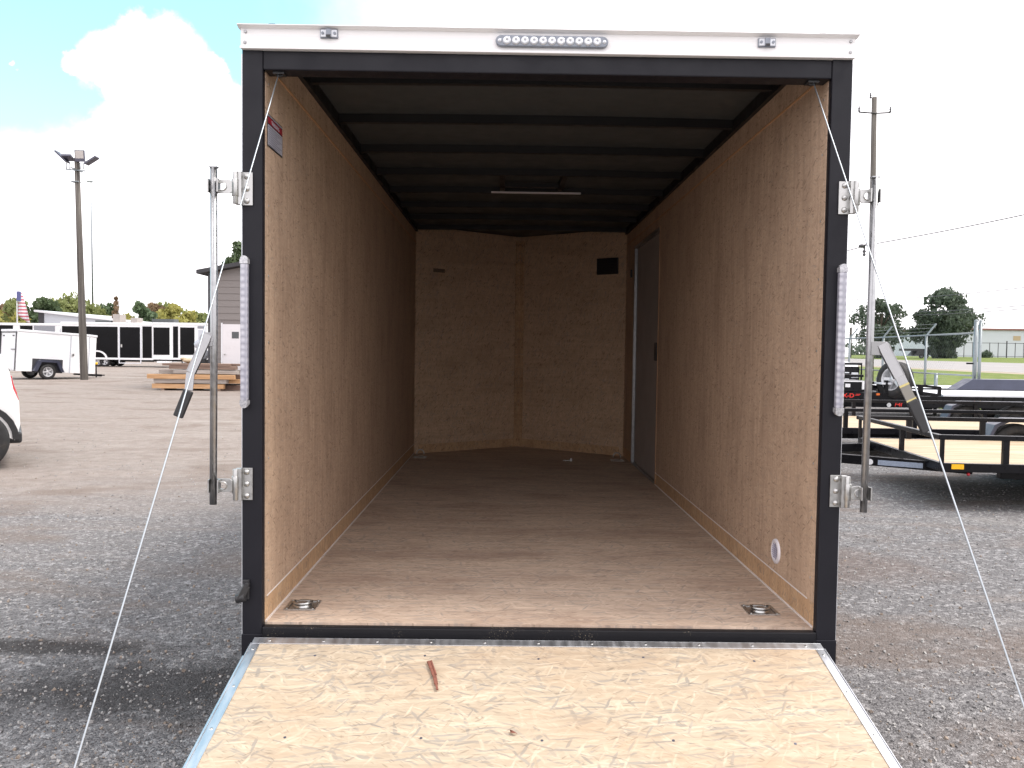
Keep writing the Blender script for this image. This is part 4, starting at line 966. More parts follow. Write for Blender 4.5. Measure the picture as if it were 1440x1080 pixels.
q = MB(); tb(q, Lb + .2, Lb + 1.0, Wb / 2 - .04, Wb / 2 + .04, z0_ - .1, z0_); q.box(-.04, .04, -.04, .04, 0, 0)
for s_ in (-1, 1): q.beam(m_ @ Vector((Lb, Wb / 2 + s_ * .6, z0_ - .04)), m_ @ Vector((Lb + .9, Wb / 2, z0_ - .06)), .06, .08)
jp = m_ @ Vector((Lb + .75, Wb / 2, z0_)); q.cyl((jp.x, jp.y, .32), (0, 0, 1), .03, .6, 10); q.beam((jp.x - .3, jp.y - .1, .12), (jp.x + .35, jp.y + .1, .12), .06, .05); q.build('tongue', 'black_paint', t)
q = MB(); q.cyl((jp.x, jp.y, .66), (0, 0, 1), .07, .1, 12); q.build('jack_cap', 'amber', t)

# lumber pile and its boards
YL = 28.5; gx0, gx1 = at(204, 548, YL).x, at(328, 548, YL).x; rr = random.Random(21)
where = ['at the bottom', 'in the second layer', 'in the third layer', 'in the fourth layer', 'in the fifth layer', 'on top']
z = 0.0; layers = [(gx0, gx1 - .5), (gx0 + .3, gx1 + .0), (gx0 + .25, gx1 - .1), (gx0 + .55, gx1 - .05), (gx0 + .8, gx1 - .2), (gx0 + .75, gx1 + .25)]
rr = random.Random(33)
side_w = ['front edge', 'second from the front', 'middle', 'back']
bear = MB()
for x in span(gx0 + .6, gx1 - .5, 2): tag(MB().box(x - .05, x + .05, YL, YL + 1.1, 0, .07).build('bearer_block', 'lumber_old'), 'old timber bearer under the %s of the lumber pile' % {0: 'left end', 1: 'middle', 2: 'right end'}[min(2, int(round((x - gx0 - .6) / ((gx1 - gx0 - 1.1) / 2))))], 'timber', 'bearers under the lumber pile')
z = .072
for li, (xa, xb) in enumerate(layers):
    th = (.16, .15, .16, .13, .12, .08)[li]
    nb = 4 if li < 4 else 3
    for k in range(nb):
        m__ = rr.choice(('lumber_fresh', 'lumber_old', 'lumber_old', 'lumber_grey')) if li else ('lumber_fresh' if k == 0 else 'lumber_old')
        y0 = YL + .02 + k * .27 + rr.uniform(-.05, .05); dx0, dx1 = rr.uniform(-.25, .5), rr.uniform(-.5, .3)
        wbd = rr.uniform(.16, .25); ang = rr.uniform(-.03, .03)
        mt = Matrix.Translation(((xa + xb) / 2 + dx0 / 2 + dx1 / 2, y0 + wbd / 2, z)) @ Matrix.Rotation(ang, 4, 'Z'); hl = (xb - xa + dx1 - dx0) / 2
        o = MB().box(-hl, hl, -wbd / 2, wbd / 2, 0, th - .004, 0, mt).build('timber_board', m__, bevel=.004)
        colr = {'lumber_fresh': 'fresh tan', 'lumber_old': 'brown weathered', 'lumber_grey': 'grey'}[m__]
        tag(o, '%s board %s of the lumber pile, %s' % (colr, where[li], side_w[k]), 'board', 'boards in the lumber pile')
    z += th + (.022 if li in (0, 2, 3) else 0)
c = at(267, 517, YL + .5)
q = MB(); q.sphere((c.x, YL + .45, z + .09), .09, 8, 0, (2.6, 2.0, .95)); q.sphere((c.x - .2, YL + .45, z + .15), .07, 8, 0, (1.6, 1.5, .7))
tag(q.build('sand_sack', 'sack_tan'), 'slumped tan sack on top of the lumber pile', 'sack')
# taupe building
YB = 30.0; bx0 = at(294, 500, YB).x; z_e = at(294, 384, YB).z; sl = .20; W2 = 6.6
t = thing('taupe_building', 'taupe lap sided building with a white door, showing left of the open trailer', 'building', (bx0, YB, 0), world=True)
mid = bx0 + W2 / 2
MB().prism([(bx0, 0), (bx0 + W2, 0), (bx0 + W2, z_e), (mid, z_e + sl * W2 / 2), (bx0, z_e)], YB + .03, YB + 9, 'y').build('wall', 'siding_taupe', t)
q = MB(); zz = .15; lap = .235
while zz < z_e + sl * W2 / 2 - .05:
    u0, u1 = bx0 + .09, bx0 + W2 - .09
    if zz + lap > z_e: cut = (zz + lap - z_e) / sl; u0 = max(u0, bx0 + cut); u1 = min(u1, bx0 + W2 - cut)
    segs = [(u0, u1)]
    d0, d1 = at(313, 500, YB).x - .06, at(313, 500, YB).x + .98
    if zz < 2.16 + .3: segs = [(u0, d0), (d1, u1)]
    for (p_, r_) in segs:
        if r_ > p_: q.add([(p_, YB + .002, zz), (r_, YB + .002, zz), (r_, YB + .022, zz + lap), (p_, YB + .022, zz + lap), (p_, YB + .03, zz), (r_, YB + .03, zz)], [(0, 1, 2, 3), (0, 4, 5, 1)])
    zz += lap
q.build('siding_boards', 'siding_taupe', t)
q = MB(); q.box(bx0 - .03, bx0 + .14, YB - .03, YB + .12, 0, z_e - .02); q.build('corner_trim', 'trim_black', t)
q = MB(); ov = .35
for (xa, xb) in ((bx0 - ov, mid), (bx0 + W2 + ov, mid)):
    za, zb = z_e - ov * sl + .02, z_e + sl * W2 / 2 + .02
    q.add([(xa, YB - .3, za), (xb, YB - .3, zb), (xb, YB + 9.3, zb), (xa, YB + 9.3, za), (xa, YB - .3, za + .14), (xb, YB - .3, zb + .14), (xb, YB + 9.3, zb + .14), (xa, YB + 9.3, za + .14)], [(0, 1, 2, 3), (4, 7, 6, 5), (0, 4, 5, 1), (1, 5, 6, 2), (2, 6, 7, 3), (3, 7, 4, 0)])
q.build('roof', 'shingle', t)
dx = at(313, 500, YB).x; zd0, zd1 = .22, at(325, 456, YB).z
d_ = box('door', 'door_white', dx, dx + .92, YB - .012, YB + .028, zd0, zd1, t, .004)
wa, wb = at(326.2, 466.5, YB), at(336, 476, YB); box('door_window', 'glass_dark', wa.x, wb.x, YB - .018, YB - .0125, wb.z, wa.z, d_)
kn = at(316.5, 498, YB); MB().sphere((kn.x, YB - .05, kn.z), .035, 8).build('door_knob', 'zinc', d_)
box('door_frame', 'skin_white_dull', dx - .05, dx - .001, YB - .02, YB + .028, zd0, zd1 + .05, d_)
box('step', 'concrete', at(323, 540, YB).x, at(350, 540, YB).x, YB - .45, YB - .0, 0, .21, t, .01)
r_ = MB(); c = at(333, 545, YB - .8); r_.box(c.x - .4, c.x + .6, YB - .9, YB - .47, 0, .17); tag(r_.build('paving_block', simple('brick_pink', (.24, .16, .13), .9, var=.3, scale=8), bevel=.01), 'reddish masonry block on the ground below the white door', 'block')
# clutter beside the building corner
c = at(281, 530, 33); q = MB(); q.box(c.x - .25, c.x + .2, 33, 33.4, 0, 1.0); q.sphere((c.x + .05, 33.2, 1.2), .24, 8, 1); q.sphere((c.x - .05, 33.1, 1.6), .2, 8, 1)
tag(q.build('wrapped_machine', ['black_plastic', 'metal_wall']), 'grey wrapped machine standing beside the dark corner of the taupe building', 'machine')

# ---------------------------------------------------------------- vehicles
def vehicle(name, label, cat, loc, rotz, prof, width, belt, top, wheels, paint, glass, rwheel=.36, arch=.43, lamps=(), extra=None, taper=.16, endtaper=.12):
    """prof: outline (x along the car, z), front is +x; wheels: x positions; glass: list of side window outlines"""
    t = thing(name, label, cat, loc, rotz)
    # lower outline with arches
    low = []; zb = min(p[1] for p in prof); xs_ = sorted(wheels)
    x_r, x_f = min(p[0] for p in prof), max(p[0] for p in prof)
    bottom = []
    for wx in xs_:
        for k in range(13):
            a = R(180 - 15 * k); z = rwheel + arch * math.sin(a)
            bottom.append((wx + arch * math.cos(a), max(zb, z)))
    poly = bottom + list(prof)          # prof runs front bottom -> up -> roof -> rear bottom
    def hw(x, z):
        h_ = width / 2
        if z > belt: h_ *= 1 - taper * min(1, (z - belt) / (top - belt))
        e = max(0, (x - (x_f - .7)) / .7, ((x_r + .7) - x) / .7); h_ *= 1 - endtaper * e * e
        return h_
    bm = bmesh.new(); v1 = [bm.verts.new((x, -hw(x, z), z)) for x, z in poly]; v2 = [bm.verts.new((x, hw(x, z), z)) for x, z in poly]
    n = len(poly)
    for i in range(n): bm.faces.new((v1[i], v2[i], v2[(i + 1) % n], v1[(i + 1) % n]))
    f1 = bm.faces.new(v1); f2 = bm.faces.new(v2)
    bmesh.ops.triangulate(bm, faces=[f1, f2]); bmesh.ops.recalc_face_normals(bm, faces=bm.faces)
    me = bpy.data.meshes.new('body'); bm.to_mesh(me); bm.free(); me.materials.append(M[paint])
    o = bpy.data.objects.new('body', me); COL.objects.link(o); o.parent = t
    md = o.modifiers.new('b', 'BEVEL'); md.width = .035; md.segments = 3; md.limit_method = 'ANGLE'; md.angle_limit = R(28)
    for p in me.polygons: p.use_smooth = False
    for g in glass:
        q = MB()
        for s_ in (-1, 1):
            a = [(x, s_ * (hw(x, z) + .008), z) for x, z in g]; b_ = [(x, s_ * (hw(x, z) - .02), z) for x, z in g]; n = len(g)
            q.add(a + b_, [tuple(range(n))] + [(i, (i + 1) % n, n + (i + 1) % n, n + i) for i in range(n)])
        q.build('side_window', 'glass_dark', t)
    for wx in wheels:
        for s_ in (-1, 1): wheel(t, (wx, s_ * (width / 2 - .12), rwheel), (0, s_, 0), rwheel, .22, rim='rim_grey', spokes=7)
        for s_ in (-1, 1):
            q = MB(); out_, in_ = [], []
            for k in range(13):
                a = R(15 * k); out_.append((wx + (arch + .06) * math.cos(a), rwheel + (arch + .06) * math.sin(a))); in_.append((wx + (arch - .01) * math.cos(a), rwheel + (arch - .01) * math.sin(a)))
            pl = out_ + in_[::-1]; n = len(pl); q.add([(x, s_ * (width / 2 + .012) * (hw(x, .6) / (width / 2)), z) for x, z in pl] + [(x, s_ * (width / 2 - .3), z) for x, z in pl], [(i, (i + 1) % n, n + (i + 1) % n, n + i) for i in range(n)] + [(i, i + 1, n - 2 - i, n - 1 - i) for i in range(12)]); q.build('wheel_arch', 'black_plastic', t)
    return t, hw
# white SUV at the left edge: rear to the right
sx0 = at(28, 560, 10.35)
prof = [(2.25, .30), (2.42, .45), (2.42, .75), (2.30, .98), (1.2, 1.12), (.55, 1.58), (0, 1.68), (-1.2, 1.68), (-1.46, 1.62), (-1.72, 1.34), (-1.76, 1.16), (-1.79, 1.0), (-1.85, .84), (-1.86, .56), (-1.83, .42), (-1.80, .36)]
suv, hw = vehicle('white_suv', 'white sport utility vehicle cut off by the left edge, rear corner and wheel showing', 'car', (0, 0, 0), math.pi,
    prof, 1.84, 1.02, 1.68, (-1.38, 1.42), 'car_white', [[(-1.58, 1.12), (-1.38, 1.52), (-.9, 1.56), (-.9, 1.08)], [(-.82, 1.08), (-.82, 1.56), (-.05, 1.56), (-.05, 1.06)], [(.03, 1.06), (.03, 1.56), (.5, 1.5), (1.05, 1.12)]], rwheel=.37, arch=.41)
sa = R(31); suv.rotation_euler = (0, 0, math.pi + sa)
_lc = Matrix.Rotation(math.pi + sa, 3, 'Z') @ Vector((-1.86, .80, 0)); suv.location = (sx0.x - _lc.x, 10.35 - _lc.y, 0)
for s_ in (-1, 1):
    q = MB(); h_ = hw(-1.96, .95)
    q.prism([(-1.60, .98), (-1.62, 1.07), (-1.78, 1.12), (-1.81, .98), (-1.85, .86), (-1.78, .88)], s_ * (h_ - .25), s_ * (h_ + .015), 'y'); q.build('tail_light', 'lens_red', suv, .008)
MB().box(-1.88, -1.72, -.80, .80, .32, .46).build('bumper_trim', 'black_plastic', suv, .03)
MB().add([(-1.49, -.60, 1.57), (-1.49, .60, 1.57), (-1.73, .62, 1.22), (-1.73, -.62, 1.22), (-1.51, -.60, 1.58), (-1.51, .60, 1.58), (-1.765, .62, 1.22), (-1.765, -.62, 1.22)], [(0, 1, 2, 3), (4, 7, 6, 5), (0, 4, 5, 1), (1, 5, 6, 2), (2, 6, 7, 3), (3, 7, 4, 0)]).build('rear_window', 'glass_dark', suv)
# pickup nose on the right, behind the flatbed trailers
pc = at(1166, 520, 23.0)
prof = [(2.95, .45), (3.02, .60), (3.02, 1.12), (2.90, 1.28), (1.55, 1.38), (.85, 1.93), (.5, 1.97), (-.75, 1.97), (-1.0, 1.40), (-2.85, 1.40), (-2.90, .60), (-2.80, .50)]
pk, hw = vehicle('pickup_truck', 'pale pickup truck facing the camera, just right of the open trailer', 'truck', (pc.x, 26.0, 0), R(-93), prof, 2.0, 1.40, 1.97, (-1.95, 1.95), 'skin_white_dull', [[(-.7, 1.45), (-.6, 1.88), (.1, 1.88), (.1, 1.43)], [(.18, 1.43), (.18, 1.88), (.6, 1.85), (1.15, 1.45)]], rwheel=.41, arch=.47, taper=.14, endtaper=.05)
q = MB(); q.box(3.021, 3.06, -.97, .97, .74, 1.22); q.box(3.021, 3.12, -.97, .97, .48, .735); q.build('grille', 'black_paint', pk, .02)
q = MB(); q.tube([(3.16, -.98, .55), (3.16, -.98, 1.30), (3.16, .98, 1.30), (3.16, .98, .55)], .035, 8); q.tube([(3.16, -.5, .55), (3.16, -.5, 1.30)], .03, 8); q.tube([(3.16, .5, .55), (3.16, .5, 1.30)], .03, 8); q.box(3.12, 3.19, -.98, .98, .55, .72); q.build('brush_guard', 'black_paint', pk)
q = MB()
for z in (.86, .95, 1.04): q.box(3.06, 3.075, -.68, .68, z, z + .025)
q.build('grille_bars', 'aluminium', pk)
for s_ in (-1, 1):
    MB().box(3.03, 3.075, min(s_ * .74, s_ * .94), max(s_ * .74, s_ * .94), .90, 1.06).build('headlight', 'clear_plastic', pk, .03)
    q = MB(); q.beam((1.15, s_ * .92, 1.48), (1.2, s_ * 1.12, 1.55), .05, .04); q.box(1.12, 1.24, min(s_ * 1.08, s_ * 1.30), max(s_ * 1.08, s_ * 1.30), 1.46, 1.76); q.build('side_mirror', 'car_white' if s_ > 0 else 'black_paint', pk, .03)
MB().add([(1.50, -.80, 1.40), (1.50, .80, 1.40), (.93, .70, 1.90), (.93, -.70, 1.90), (1.53, -.80, 1.42), (1.53, .80, 1.42), (.96, .70, 1.92), (.96, -.70, 1.92)], [(3, 2, 1, 0), (4, 5, 6, 7), (0, 1, 5, 4), (1, 2, 6, 5), (2, 3, 7, 6), (3, 0, 4, 7)]).build('windscreen', 'glass_dark', pk)

# ---------------------------------------------------------------- flatbed utility trailers at the right
def utility(label, loc, rotz, L_=5.2, W_d=2.5, sticker=True, ax=2.05, posts=(0, .63, 1.55, 2.5, 3.4, 4.3, 5.17), amber=True):
    t = thing('utility_trailer', label, 'trailer', loc, rotz, 'black utility trailers with pine decks')
    z0, z1, zt = .395, .477, .745
    box('deck', 'deck_pine', .05, L_ - .05, .05, W_d - .05, .445, .478, t)
    q = MB(); q.box(0, L_, 0, .05, z0, z1 + .006); q.box(0, L_, W_d - .05, W_d, z0, z1 + .006); q.box(0, .05, .05, W_d - .05, z0, z1 + .006); q.box(L_ - .05, L_, .05, W_d - .05, z0, z1 + .006)
    for k in range(7): q.box(.5 + k * .65, .55 + k * .65, .05, W_d - .05, z0 + .0, .444)
    q.box(.7, L_ - .2, .25, .33, .30, z0 - .001); q.box(.7, L_ - .2, W_d - .33, W_d - .25, .30, z0 - .001)
    q.build('frame', 'black_paint', t, .004)
    q = MB()
    q.beam((-.03, .025, zt), (L_, .025, zt), .05, .05); q.beam((-.03, W_d - .025, zt), (L_, W_d - .025, zt), .05, .05); q.beam((0, .05, zt), (0, W_d - .05, zt), .05, .048)
    q.build('top_rail', 'black_paint', t, .006)
    for k, x in enumerate(posts):
        MB().box(x - (.03 if k else .0), x + .03, .003, .047, z1 + .007, zt - .026).build('rail_post', 'black_paint', t)
        MB().box(x - (.03 if k else .0), x + .03, W_d - .047, W_d - .003, z1 + .007, zt - .026).build('rail_post', 'black_paint', t)
    MB().box(.003, .047, W_d * .43, W_d * .43 + .05, z1 + .007, zt - .026).build('rail_post', 'black_paint', t)
    q = MB(); cpt = Vector((-1.55, W_d / 2, .42))
    for s_ in (-1, 1): q.beam((.4, W_d / 2 + s_ * 1.05, .40), cpt + Vector((0, s_ * .05, 0)), .05, .10)
    q.box(-1.9, -1.45, W_d / 2 - .05, W_d / 2 + .05, .38, .48); q.build('tongue', 'black_paint', t, .004)
    q = MB(); q.tube([(-1.3, W_d / 2 + .1, .02), (-1.3, W_d / 2 + .1, .80)], .03, 10); q.box(-1.38, -1.22, W_d / 2 + .02, W_d / 2 + .18, 0, .015); q.beam((-1.3, W_d / 2 + .1, .80), (-1.3, W_d / 2 + .32, .80), .02, .02); q.build('jack', 'black_paint', t)
    for s_, y in ((-1, -.16), (1, W_d + .16)):
        for x in (ax, ax + .83): wheel(t, (x, y, .345), (0, s_, 0), .345, .2, rim='rim_grey')
        f = [(2.30, .40), (2.42, .68), (2.60, .76), (3.75, .76), (3.92, .68), (4.04, .40), (4.0, .40), (3.88, .65), (3.73, .725), (2.62, .725), (2.46, .65), (2.34, .40)]
        f = [(u + ax - 2.75, v_) for u, v_ in f]
        ya, yb = (y - .12, y + .155) if s_ < 0 else (y - .155, y + .12)
        MB().prism(f, ya, yb, 'y').build('fender', 'fender_steel', t, .01)
    if amber: MB().box(.10, .22, -.006, -.0005, .425, .475).build('amber_reflector', 'amber', t)
    q = MB(); q.sphere((.28, .03, .372), .018, 6); q.build('side_marker', 'lens_red', t)
    if sticker:
        d_ = (Vector((.4, W_d / 2 - 1.05, 0)) - Vector((-1.55, W_d / 2 - .05, 0))).normalized(); n_ = Vector((d_.y, -d_.x, 0))
        base_ = Vector((.4, W_d / 2 - 1.05, .40)) + n_ * .0255
        c_ = base_ - d_ * .98; q = MB(); q.cyl(c_, n_, .032, .002, 20); q.build('round_sticker', 'decal_white', t)
        c_ = base_ - d_ * .68; q = MB(); q.beam(c_ - d_ * .22, c_ + d_ * .22, .002, .055); q.build('serial_plate', 'decal_blue', t)
    return t
u1 = utility('black pine decked utility trailer nearest on the right, amber reflector at its corner', (4.28, 8.3, 0), R(-5))
u2 = utility('black utility trailer with pine deck, directly behind the nearest one', (3.9, 12.2, 0), R(-3), ax=4.05, posts=(0, 1.0, 2.0, 3.0, 4.1, 5.17), sticker=False, amber=False)
# equipment trailer with pale deck
t = thing('equipment_trailer', 'black equipment trailer with a pale deck, spare wheel and red lettering', 'trailer', (7.6, 17.0, 0), R(-1))
q = MB(); q.box(-1.6, 6.5, 0, .10, .48, .72); q.box(-1.6, 6.5, 2.2, 2.3, .48, .72); q.box(-1.6, -1.5, .1, 2.2, .48, .72); q.box(6.4, 6.5, .1, 2.2, .48, .72)
for k in range(9): q.box(-1.0 + k * .85, -.92 + k * .85, .1, 2.2, .55, .70)
fr_ = q.build('frame', 'black_paint', t, .006)
MB().box(1.3, 6.4, .02, 2.28, .722, .76).build('deck', 'deck_white', t)
q = MB(); q.beam((-.9, .04, 1.02), (.9, .04, .93), .06, .05); q.beam((.9, .04, .93), (1.25, .04, .90), .06, .05); q.beam((1.23, .04, .905), (1.23, .04, .73), .06, .05); q.beam((.84, .04, .93), (.84, .04, .73), .09, .05); q.beam((-.9, .04, 1.02), (-.9, .04, .73), .06, .05); q.beam((-.9, .04, 1.0), (1.2, .04, .74), .05, .07); q.build('front_rail', 'black_paint', t)
MB().prism([(2.75, .765), (3.15, 1.02), (5.8, 1.02), (6.1, .765)], 2.3, 2.75, 'y').build('fender', 'fender_steel', t, .01)
for x in (4.0, 4.9):
    wheel(t, (x, -.16, .40), (0, -1, 0), .40, .22, rim='rim_grey'); wheel(t, (x, 2.52, .40), (0, 1, 0), .40, .22, rim='rim_grey')
MB().prism([(3.4, .5), (3.55, .86), (5.35, .86), (5.5, .5), (5.44, .5), (5.3, .82), (3.6, .82), (3.46, .5)], -.30, -.001, 'y').build('fender', 'fender_steel', t, .01)
sw = at(1262, 534, 16.6); lc = Vector((sw.x - 7.6, sw.y - 17.0 + .1, sw.z)); wheel(t, lc, (-.90, -.43, .08), .37, .26, 'spare_wheel', 'rim_white')
pp = at(1250, 533, 16.6); q = MB(); q.beam((pp.x - 7.6, .0, .72), (pp.x - 7.6, .0, pp.z), .10, .09); q.box(pp.x - 7.66, pp.x - 7.54, -.06, .06, pp.z - .05, pp.z + .02, 1); q.build('spare_mount', ['black_paint', 'galvanised'], t)
# gooseneck front part with tool box
q = MB(); a = at(1150, 560, 16.8).x - 7.6; b_ = at(1246, 560, 16.8).x - 7.6
q.box(a, b_, -.35, -.25, .66, .80); q.box(a, b_, 1.6, 1.7, .66, .80); q.box(b_ - .1, b_, -.25, 1.6, .66, .80); q.beam((a, -.3, 1.13), (at(1214, 540, 16.7).x - 7.6, -.3, 1.13), .06, .05); q.beam((b_ - .05, -.3, .80), (b_ - .05, -.3, 1.05), .06, .08); q.build('gooseneck', 'black_paint', t, .004)
g_ = q
xa, xb = at(1180, 545, 16.7).x - 7.6, at(1215, 545, 16.7).x - 7.6
tbx = MB().box(xa, xb, -.36, .2, .81, 1.04).build('tool_box', 'black_paint', t, .01)
q = MB(); q.box(xa, xb, -.375, -.361, 1.01, 1.035); q.box(xb - .06, xb, -.375, -.361, .86, 1.01); q.box(xa + .05 + .06, xa + .15 + .06, -.365, -.361, .90, .97); q.build('box_trim', 'decal_white', tbx)
box('step_plate', 'deck_white', at(1233, 540, 16.9).x - 7.6, at(1246, 540, 16.9).x - 7.6, -.34, .3, .965, 1.0, t)
ox = at(1187, 557, 16.6)
text_mesh('X-D', .115, 'lettering', 'decal_red', t, axes_mtx((ox.x - 7.6, -.3515, .695), (1, 0, 0), (0, 0, 1)), .001, 1.15)
q = MB(); q.box(ox.x - 7.6 + .27, ox.x - 7.6 + .36, -.352, -.3505, .755, .766); q.box(ox.x - 7.6 + .25, ox.x - 7.6 + .34, -.352, -.3505, .735, .744); q.build('lettering_lines', 'decal_red', t)
oa = at(1236, 551, 16.6); MB().box(oa.x - 7.6 - .02, oa.x - 7.6 + .05, -.353, -.3505, .745, .785).build('orange_decal', simple('decal_orange', (.75, .16, .02), .4), t)
o4 = at(1257.5, 573, 17.0); text_mesh('F4I', .115, 'lettering', 'decal_red', t, axes_mtx((o4.x - 7.6, -.0015, .505), (1, 0, 0), (0, 0, 1)), .001, 1.1, .15)
cs = at(1250, 569.5, 17.0); MB().cyl((cs.x - 7.6, -.002, cs.z), (0, 1, 0), .045, .003, 18).build('round_sticker', 'decal_white', t)
for px in (1369, 1377): 
    c = at(px, 570, 17.0); MB().sphere((c.x - 7.6, -.003, .62), .02, 6).build('side_marker', 'decal_orange' if px < 1370 else 'decal_yellow', t)
# second pale deck beyond
t = thing('deck_trailer', 'low flatbed trailer with a pale deck, farthest of the parked flatbeds', 'trailer', (8.6, 19.9, 0), R(-1))
MB().box(0, 5.5, 0, 2.2, .72, .765).build('deck', 'deck_white', t); q = MB(); q.box(-.05, 5.55, -.06, -.001, .55, .775); q.box(-.05, 5.55, 2.201, 2.26, .55, .775); q.beam((0, 1.1, .6), (-1.6, 1.1, .55), .1, .12); q.build('frame', 'black_paint', t)
for x in (2.3, 3.2):
    for y, s_ in ((.12, -1), (2.08, 1)): wheel(t, (x, y, .36), (0, s_, 0), .36, .2, rim='rim_grey')

# ---------------------------------------------------------------- chain link fence and gate posts
FX = 11.26; t = thing('chain_link_fence', 'galvanised chain link fence with barbed wire arms between the yard and the road', 'fence', (FX, 22.4, 0), world=True)
q = MB(); py = [20.9, 22.4, 24.95, 27.4, 29.9, 32.4, 35, 37.6, 40.2, 43, 46, 49, 52, 55]
for y in py[1:]:
    o = MB().tube([(FX, y, -.1), (FX, y, 2.09)], .032, 10).beam((FX, y, 2.09), (FX + .26, y, 2.42), .035, .035).build('fence_post', 'fence_steel', t)
MB().tube([(FX, 20.15, 2.12), (FX, 24.95, 2.08), (FX, 55, 2.08)], .022, 8).tube([(FX, 20.15, 1.08), (FX, 55, 1.08)], .020, 8).build('fence_rail', 'fence_steel', t)
q = MB()
for k, (dx, dz) in enumerate(((.08, 2.2), (.16, 2.3), (.25, 2.41))): q.tube([(FX + dx, 22.4, dz), (FX + dx, 55, dz)], .004, 4)
q.build('barbed_wire', 'fence_steel', t)
q = MB(); st_ = .11; y = 20.2
while y < 50:
    for s_ in (-1, 1):
        ya, yb = (y, y + 2.05) if s_ > 0 else (y + 2.05, y)
        q.add([(FX - .033, ya, .03), (FX - .033, ya + .002, .03), (FX - .033, yb + .002, 2.08), (FX - .033, yb, 2.08), (FX - .0345, ya + .001, .03), (FX - .0345, yb + .001, 2.08)], [(0, 1, 2, 3), (0, 3, 5, 4), (1, 4, 5, 2)])
    y += st_
o = q.build('chain_mesh', 'fence_steel', t, fixn=False)
for i, (y, lb) in enumerate(((20.0, 'thicker galvanised gate post at the end of the chain link fence'), (19.75, 'thinner galvanised gate post just right of the thicker one'))):
    p = at(1373 + i * 6.5, 452, y); o = MB().tube([(p.x, y, -.1), (p.x, y, p.z)], .048 - .012 * i, 12).sphere((p.x, y, p.z), .05 - .012 * i, 6).build('gate_post', 'fence_steel'); tag(o, lb, 'post', 'gate posts')
    if i == 0: MB().box(p.x - .2, p.x - .04, y - .02, y + .02, 1.36, 1.40).build('gate_latch', 'black_paint', o)
# low galvanised rail post in the grass
p = at(1316, 540, 21.6); tag(MB().tube([(p.x, 21.6, 0), (p.x, 21.6, 1.05)], .045, 10).sphere((p.x, 21.6, 1.06), .045, 6).build('rail_stub', 'fence_steel'), 'short galvanised post below the fence rail, left of the gate posts', 'post')

# ---------------------------------------------------------------- power pole, wires
YP = 33.0; tx = at(1229.5, 137, YP); bx = at(1228, 560, YP)
t = thing('utility_pole', 'tall dark utility pole with a short cross arm, behind the right lock rod', 'utility pole', (tx.x, YP, 0), world=True)
MB().tube([(at(1223, 560, YP).x, YP, -.3), (tx.x, YP, tx.z)], [.14, .10], 14).build('pole', 'weathered_pole', t)
za = at(1229, 158, YP).z; xa, xb = at(1208, 157, YP).x, at(1252, 158, YP).x
MB().tube([(xa, YP, za), (tx.x, YP - .12, za - .07), (xb, YP, za)], .03, 8).build('cross_arm', 'black_plastic', t)
for x, z in ((xa, za), (xb, za), (tx.x - .15, tx.z - .05)):
    MB().lathe((x, YP, z), (0, 0, 1), [(0, .02), (.05, .05), (.09, .025), (.13, .05), (.17, .025), (.22, .03), (.24, .001)], 10).build('insulator', 'ceramic', t)
ck = at(1212, 346, YP)
q = MB(); q.sphere((ck.x, YP, ck.z), .10, 8, 0, (1.4, 1, .8)); q.lathe((ck.x + .1, YP, ck.z - .4), (0, 0, 1), [(0, .03), (.06, .07), (.12, .03), (.18, .08), (.26, .03), (.36, .05)], 10); q.tube([(ck.x, YP, ck.z), (tx.x - .1, YP, ck.z + .1)], .02, 6)
for dx in (-.25, -.1, .12): q.tube([(ck.x + dx, YP, ck.z - .1), (ck.x + dx * 1.3, YP, ck.z - 3.6)], .006, 4)
q.build('wire_hanger', 'ceramic', t)
def wire(label, pts, r=.012):
    a, b_ = pts; n = 20; P_ = [a.lerp(b_, k / n) - Vector((0, 0, (b_ - a).length * .012 * math.sin(math.pi * k / n))) for k in range(n + 1)]
    tag(MB().tube(P_, r, 5).build('power_line', 'ceramic'), label, 'cable', 'overhead wires')
a_, b_ = at(1213, 346, YP), at(1440, 296, 28); b2 = a_ + (b_ - a_) * 2.0
wire('black service wire rising from the utility pole to the right edge', (a_, b2), .02)
a_ = at(1213, 347, YP); wire('short service wire leading left from the utility pole behind the trailer', (a_, at(1100, 372, YP + 2)), .02)
for (y0, y1, lb) in ((420, 402, 'upper thin overhead line crossing behind the oak trees'), (437, 428, 'middle thin overhead line crossing behind the oak trees'), (441.5, 432.5, 'lowest thin overhead line crossing behind the oak trees')):
    a_, b_ = at(1190, y0 + 1, 165), at(1460, y1, 120); wire(lb, (a_, b_), .06)
t = thing('far_pole', 'short dark utility pole far off, between the marker light strip and the lock rod', 'utility pole', (at(1196, 480, 165).x, 165, hgt(68)))
MB().tube([(0, 0, 0), (0, 0, 6.0)], [.3, .25], 8).build('pole', 'weathered_pole', t)
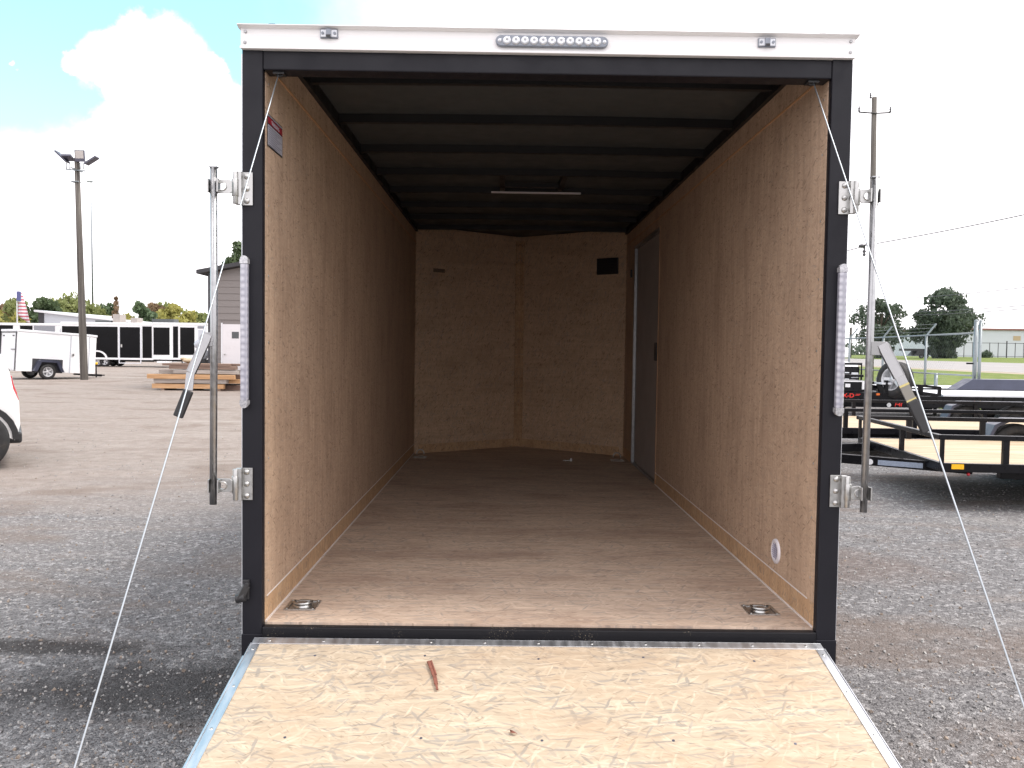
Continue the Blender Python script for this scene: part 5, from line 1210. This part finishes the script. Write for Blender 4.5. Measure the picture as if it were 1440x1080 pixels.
# ---------------------------------------------------------------- far right
Yw = 200; xa, xb = at(1338, 480, Yw).x, at(1560, 480, Yw).x; g = hgt(xa); z1_ = at(1400, 464.5, Yw).z
t = thing('warehouse', 'long pale warehouse with a reddish roof edge beyond the road', 'building', (xa, Yw, g), world=True)
MB().box(xa, xb, Yw, Yw + 30, g - .3, z1_).build('wall', 'metal_wall', t)
MB().box(xa - .3, xb + .3, Yw - .4, Yw + 30, z1_ + .01, z1_ + .45).build('roof', 'metal_roof_red', t)
c = at(1430, 476, Yw); box('wall_sign', 'sack_tan', c.x - .9, c.x + .9, Yw - .06, Yw - .001, c.z - .5, c.z + .6, t)
Yf = 165; xa, xb = at(1344, 480, Yf).x, at(1500, 480, Yf).x; g = hgt(xa)
t = thing('iron_fence', 'dark iron fence in front of the pale warehouse', 'fence', (xa, Yf, g), world=True)
zt = at(1400, 482.5, Yf).z; q = MB(); q.beam((xa, Yf, zt), (xb, Yf, zt), .08, .10); q.beam((xa, Yf, g + .35), (xb, Yf, g + .35), .06, .08); q.build('fence_rail', 'trim_black', t)
n = int((xb - xa) / 1.7)
for k in range(n + 1):
    x = xa + k * (xb - xa) / n; MB().box(x - (.10 if k % 3 == 0 else .045), x + (.10 if k % 3 == 0 else .045), Yf - .05, Yf + .05, g - .1, zt + (.45 if k % 3 == 0 else .1)).build('fence_post', 'trim_black', t)
t = thing('gooseneck_trailer', 'dark gooseneck trailer parked across the road between the two oaks', 'trailer', (at(1273, 490, 150).x, 150, hgt(74)), world=False)
q = MB(); q.box(.0, 4.3, 0, 2.4, 1.35, 1.75); q.prism([(1.5, .45), (4.2, .45), (4.2, 1.35), (2.3, 1.35)], 0, 2.4, 'y'); q.build('frame', 'trim_black', t)
for x in (3.0, 3.9): wheel(t, (x, .1, .42), (0, -1, 0), .42, .25, rim='rim_grey')
for i, (px, py0, w_, lb, m__) in enumerate(((1264, 479, 26, 'low grey industrial shed far across the road, behind the gooseneck trailer', 'metal_wall'), (1300, 474, 20, 'taller grey tank building beside the large oak', 'concrete'))):
    a_ = at(px, py0, 230); b_ = at(px + w_, py0, 230); g = hgt(a_.x); t = thing('far_shed', lb, 'building', (a_.x, 230, g), world=True)
    MB().box(a_.x, b_.x, 230, 240, g - .2, a_.z).build('wall', m__, t); MB().box(a_.x - .3, b_.x + .3, 229.7, 240.3, a_.z + .01, a_.z + .4).build('roof', 'trim_black', t)
rr = random.Random(9); m_ = MB()
for k in range(70):
    px = rr.uniform(1150, 1345); p = at(px, 495, 280 + rr.uniform(-20, 20)); leaf_mesh(m_, (p.x, p.y, hgt(p.x) + rr.uniform(.8, 3.2)), 3.2, 26, 1.4, rr, hollow=.2)
tag(m_.build('distant_treeline', 'leaf_oak', fixn=False), 'hazy low treeline on the horizon beyond the road', 'treeline', kind='stuff')
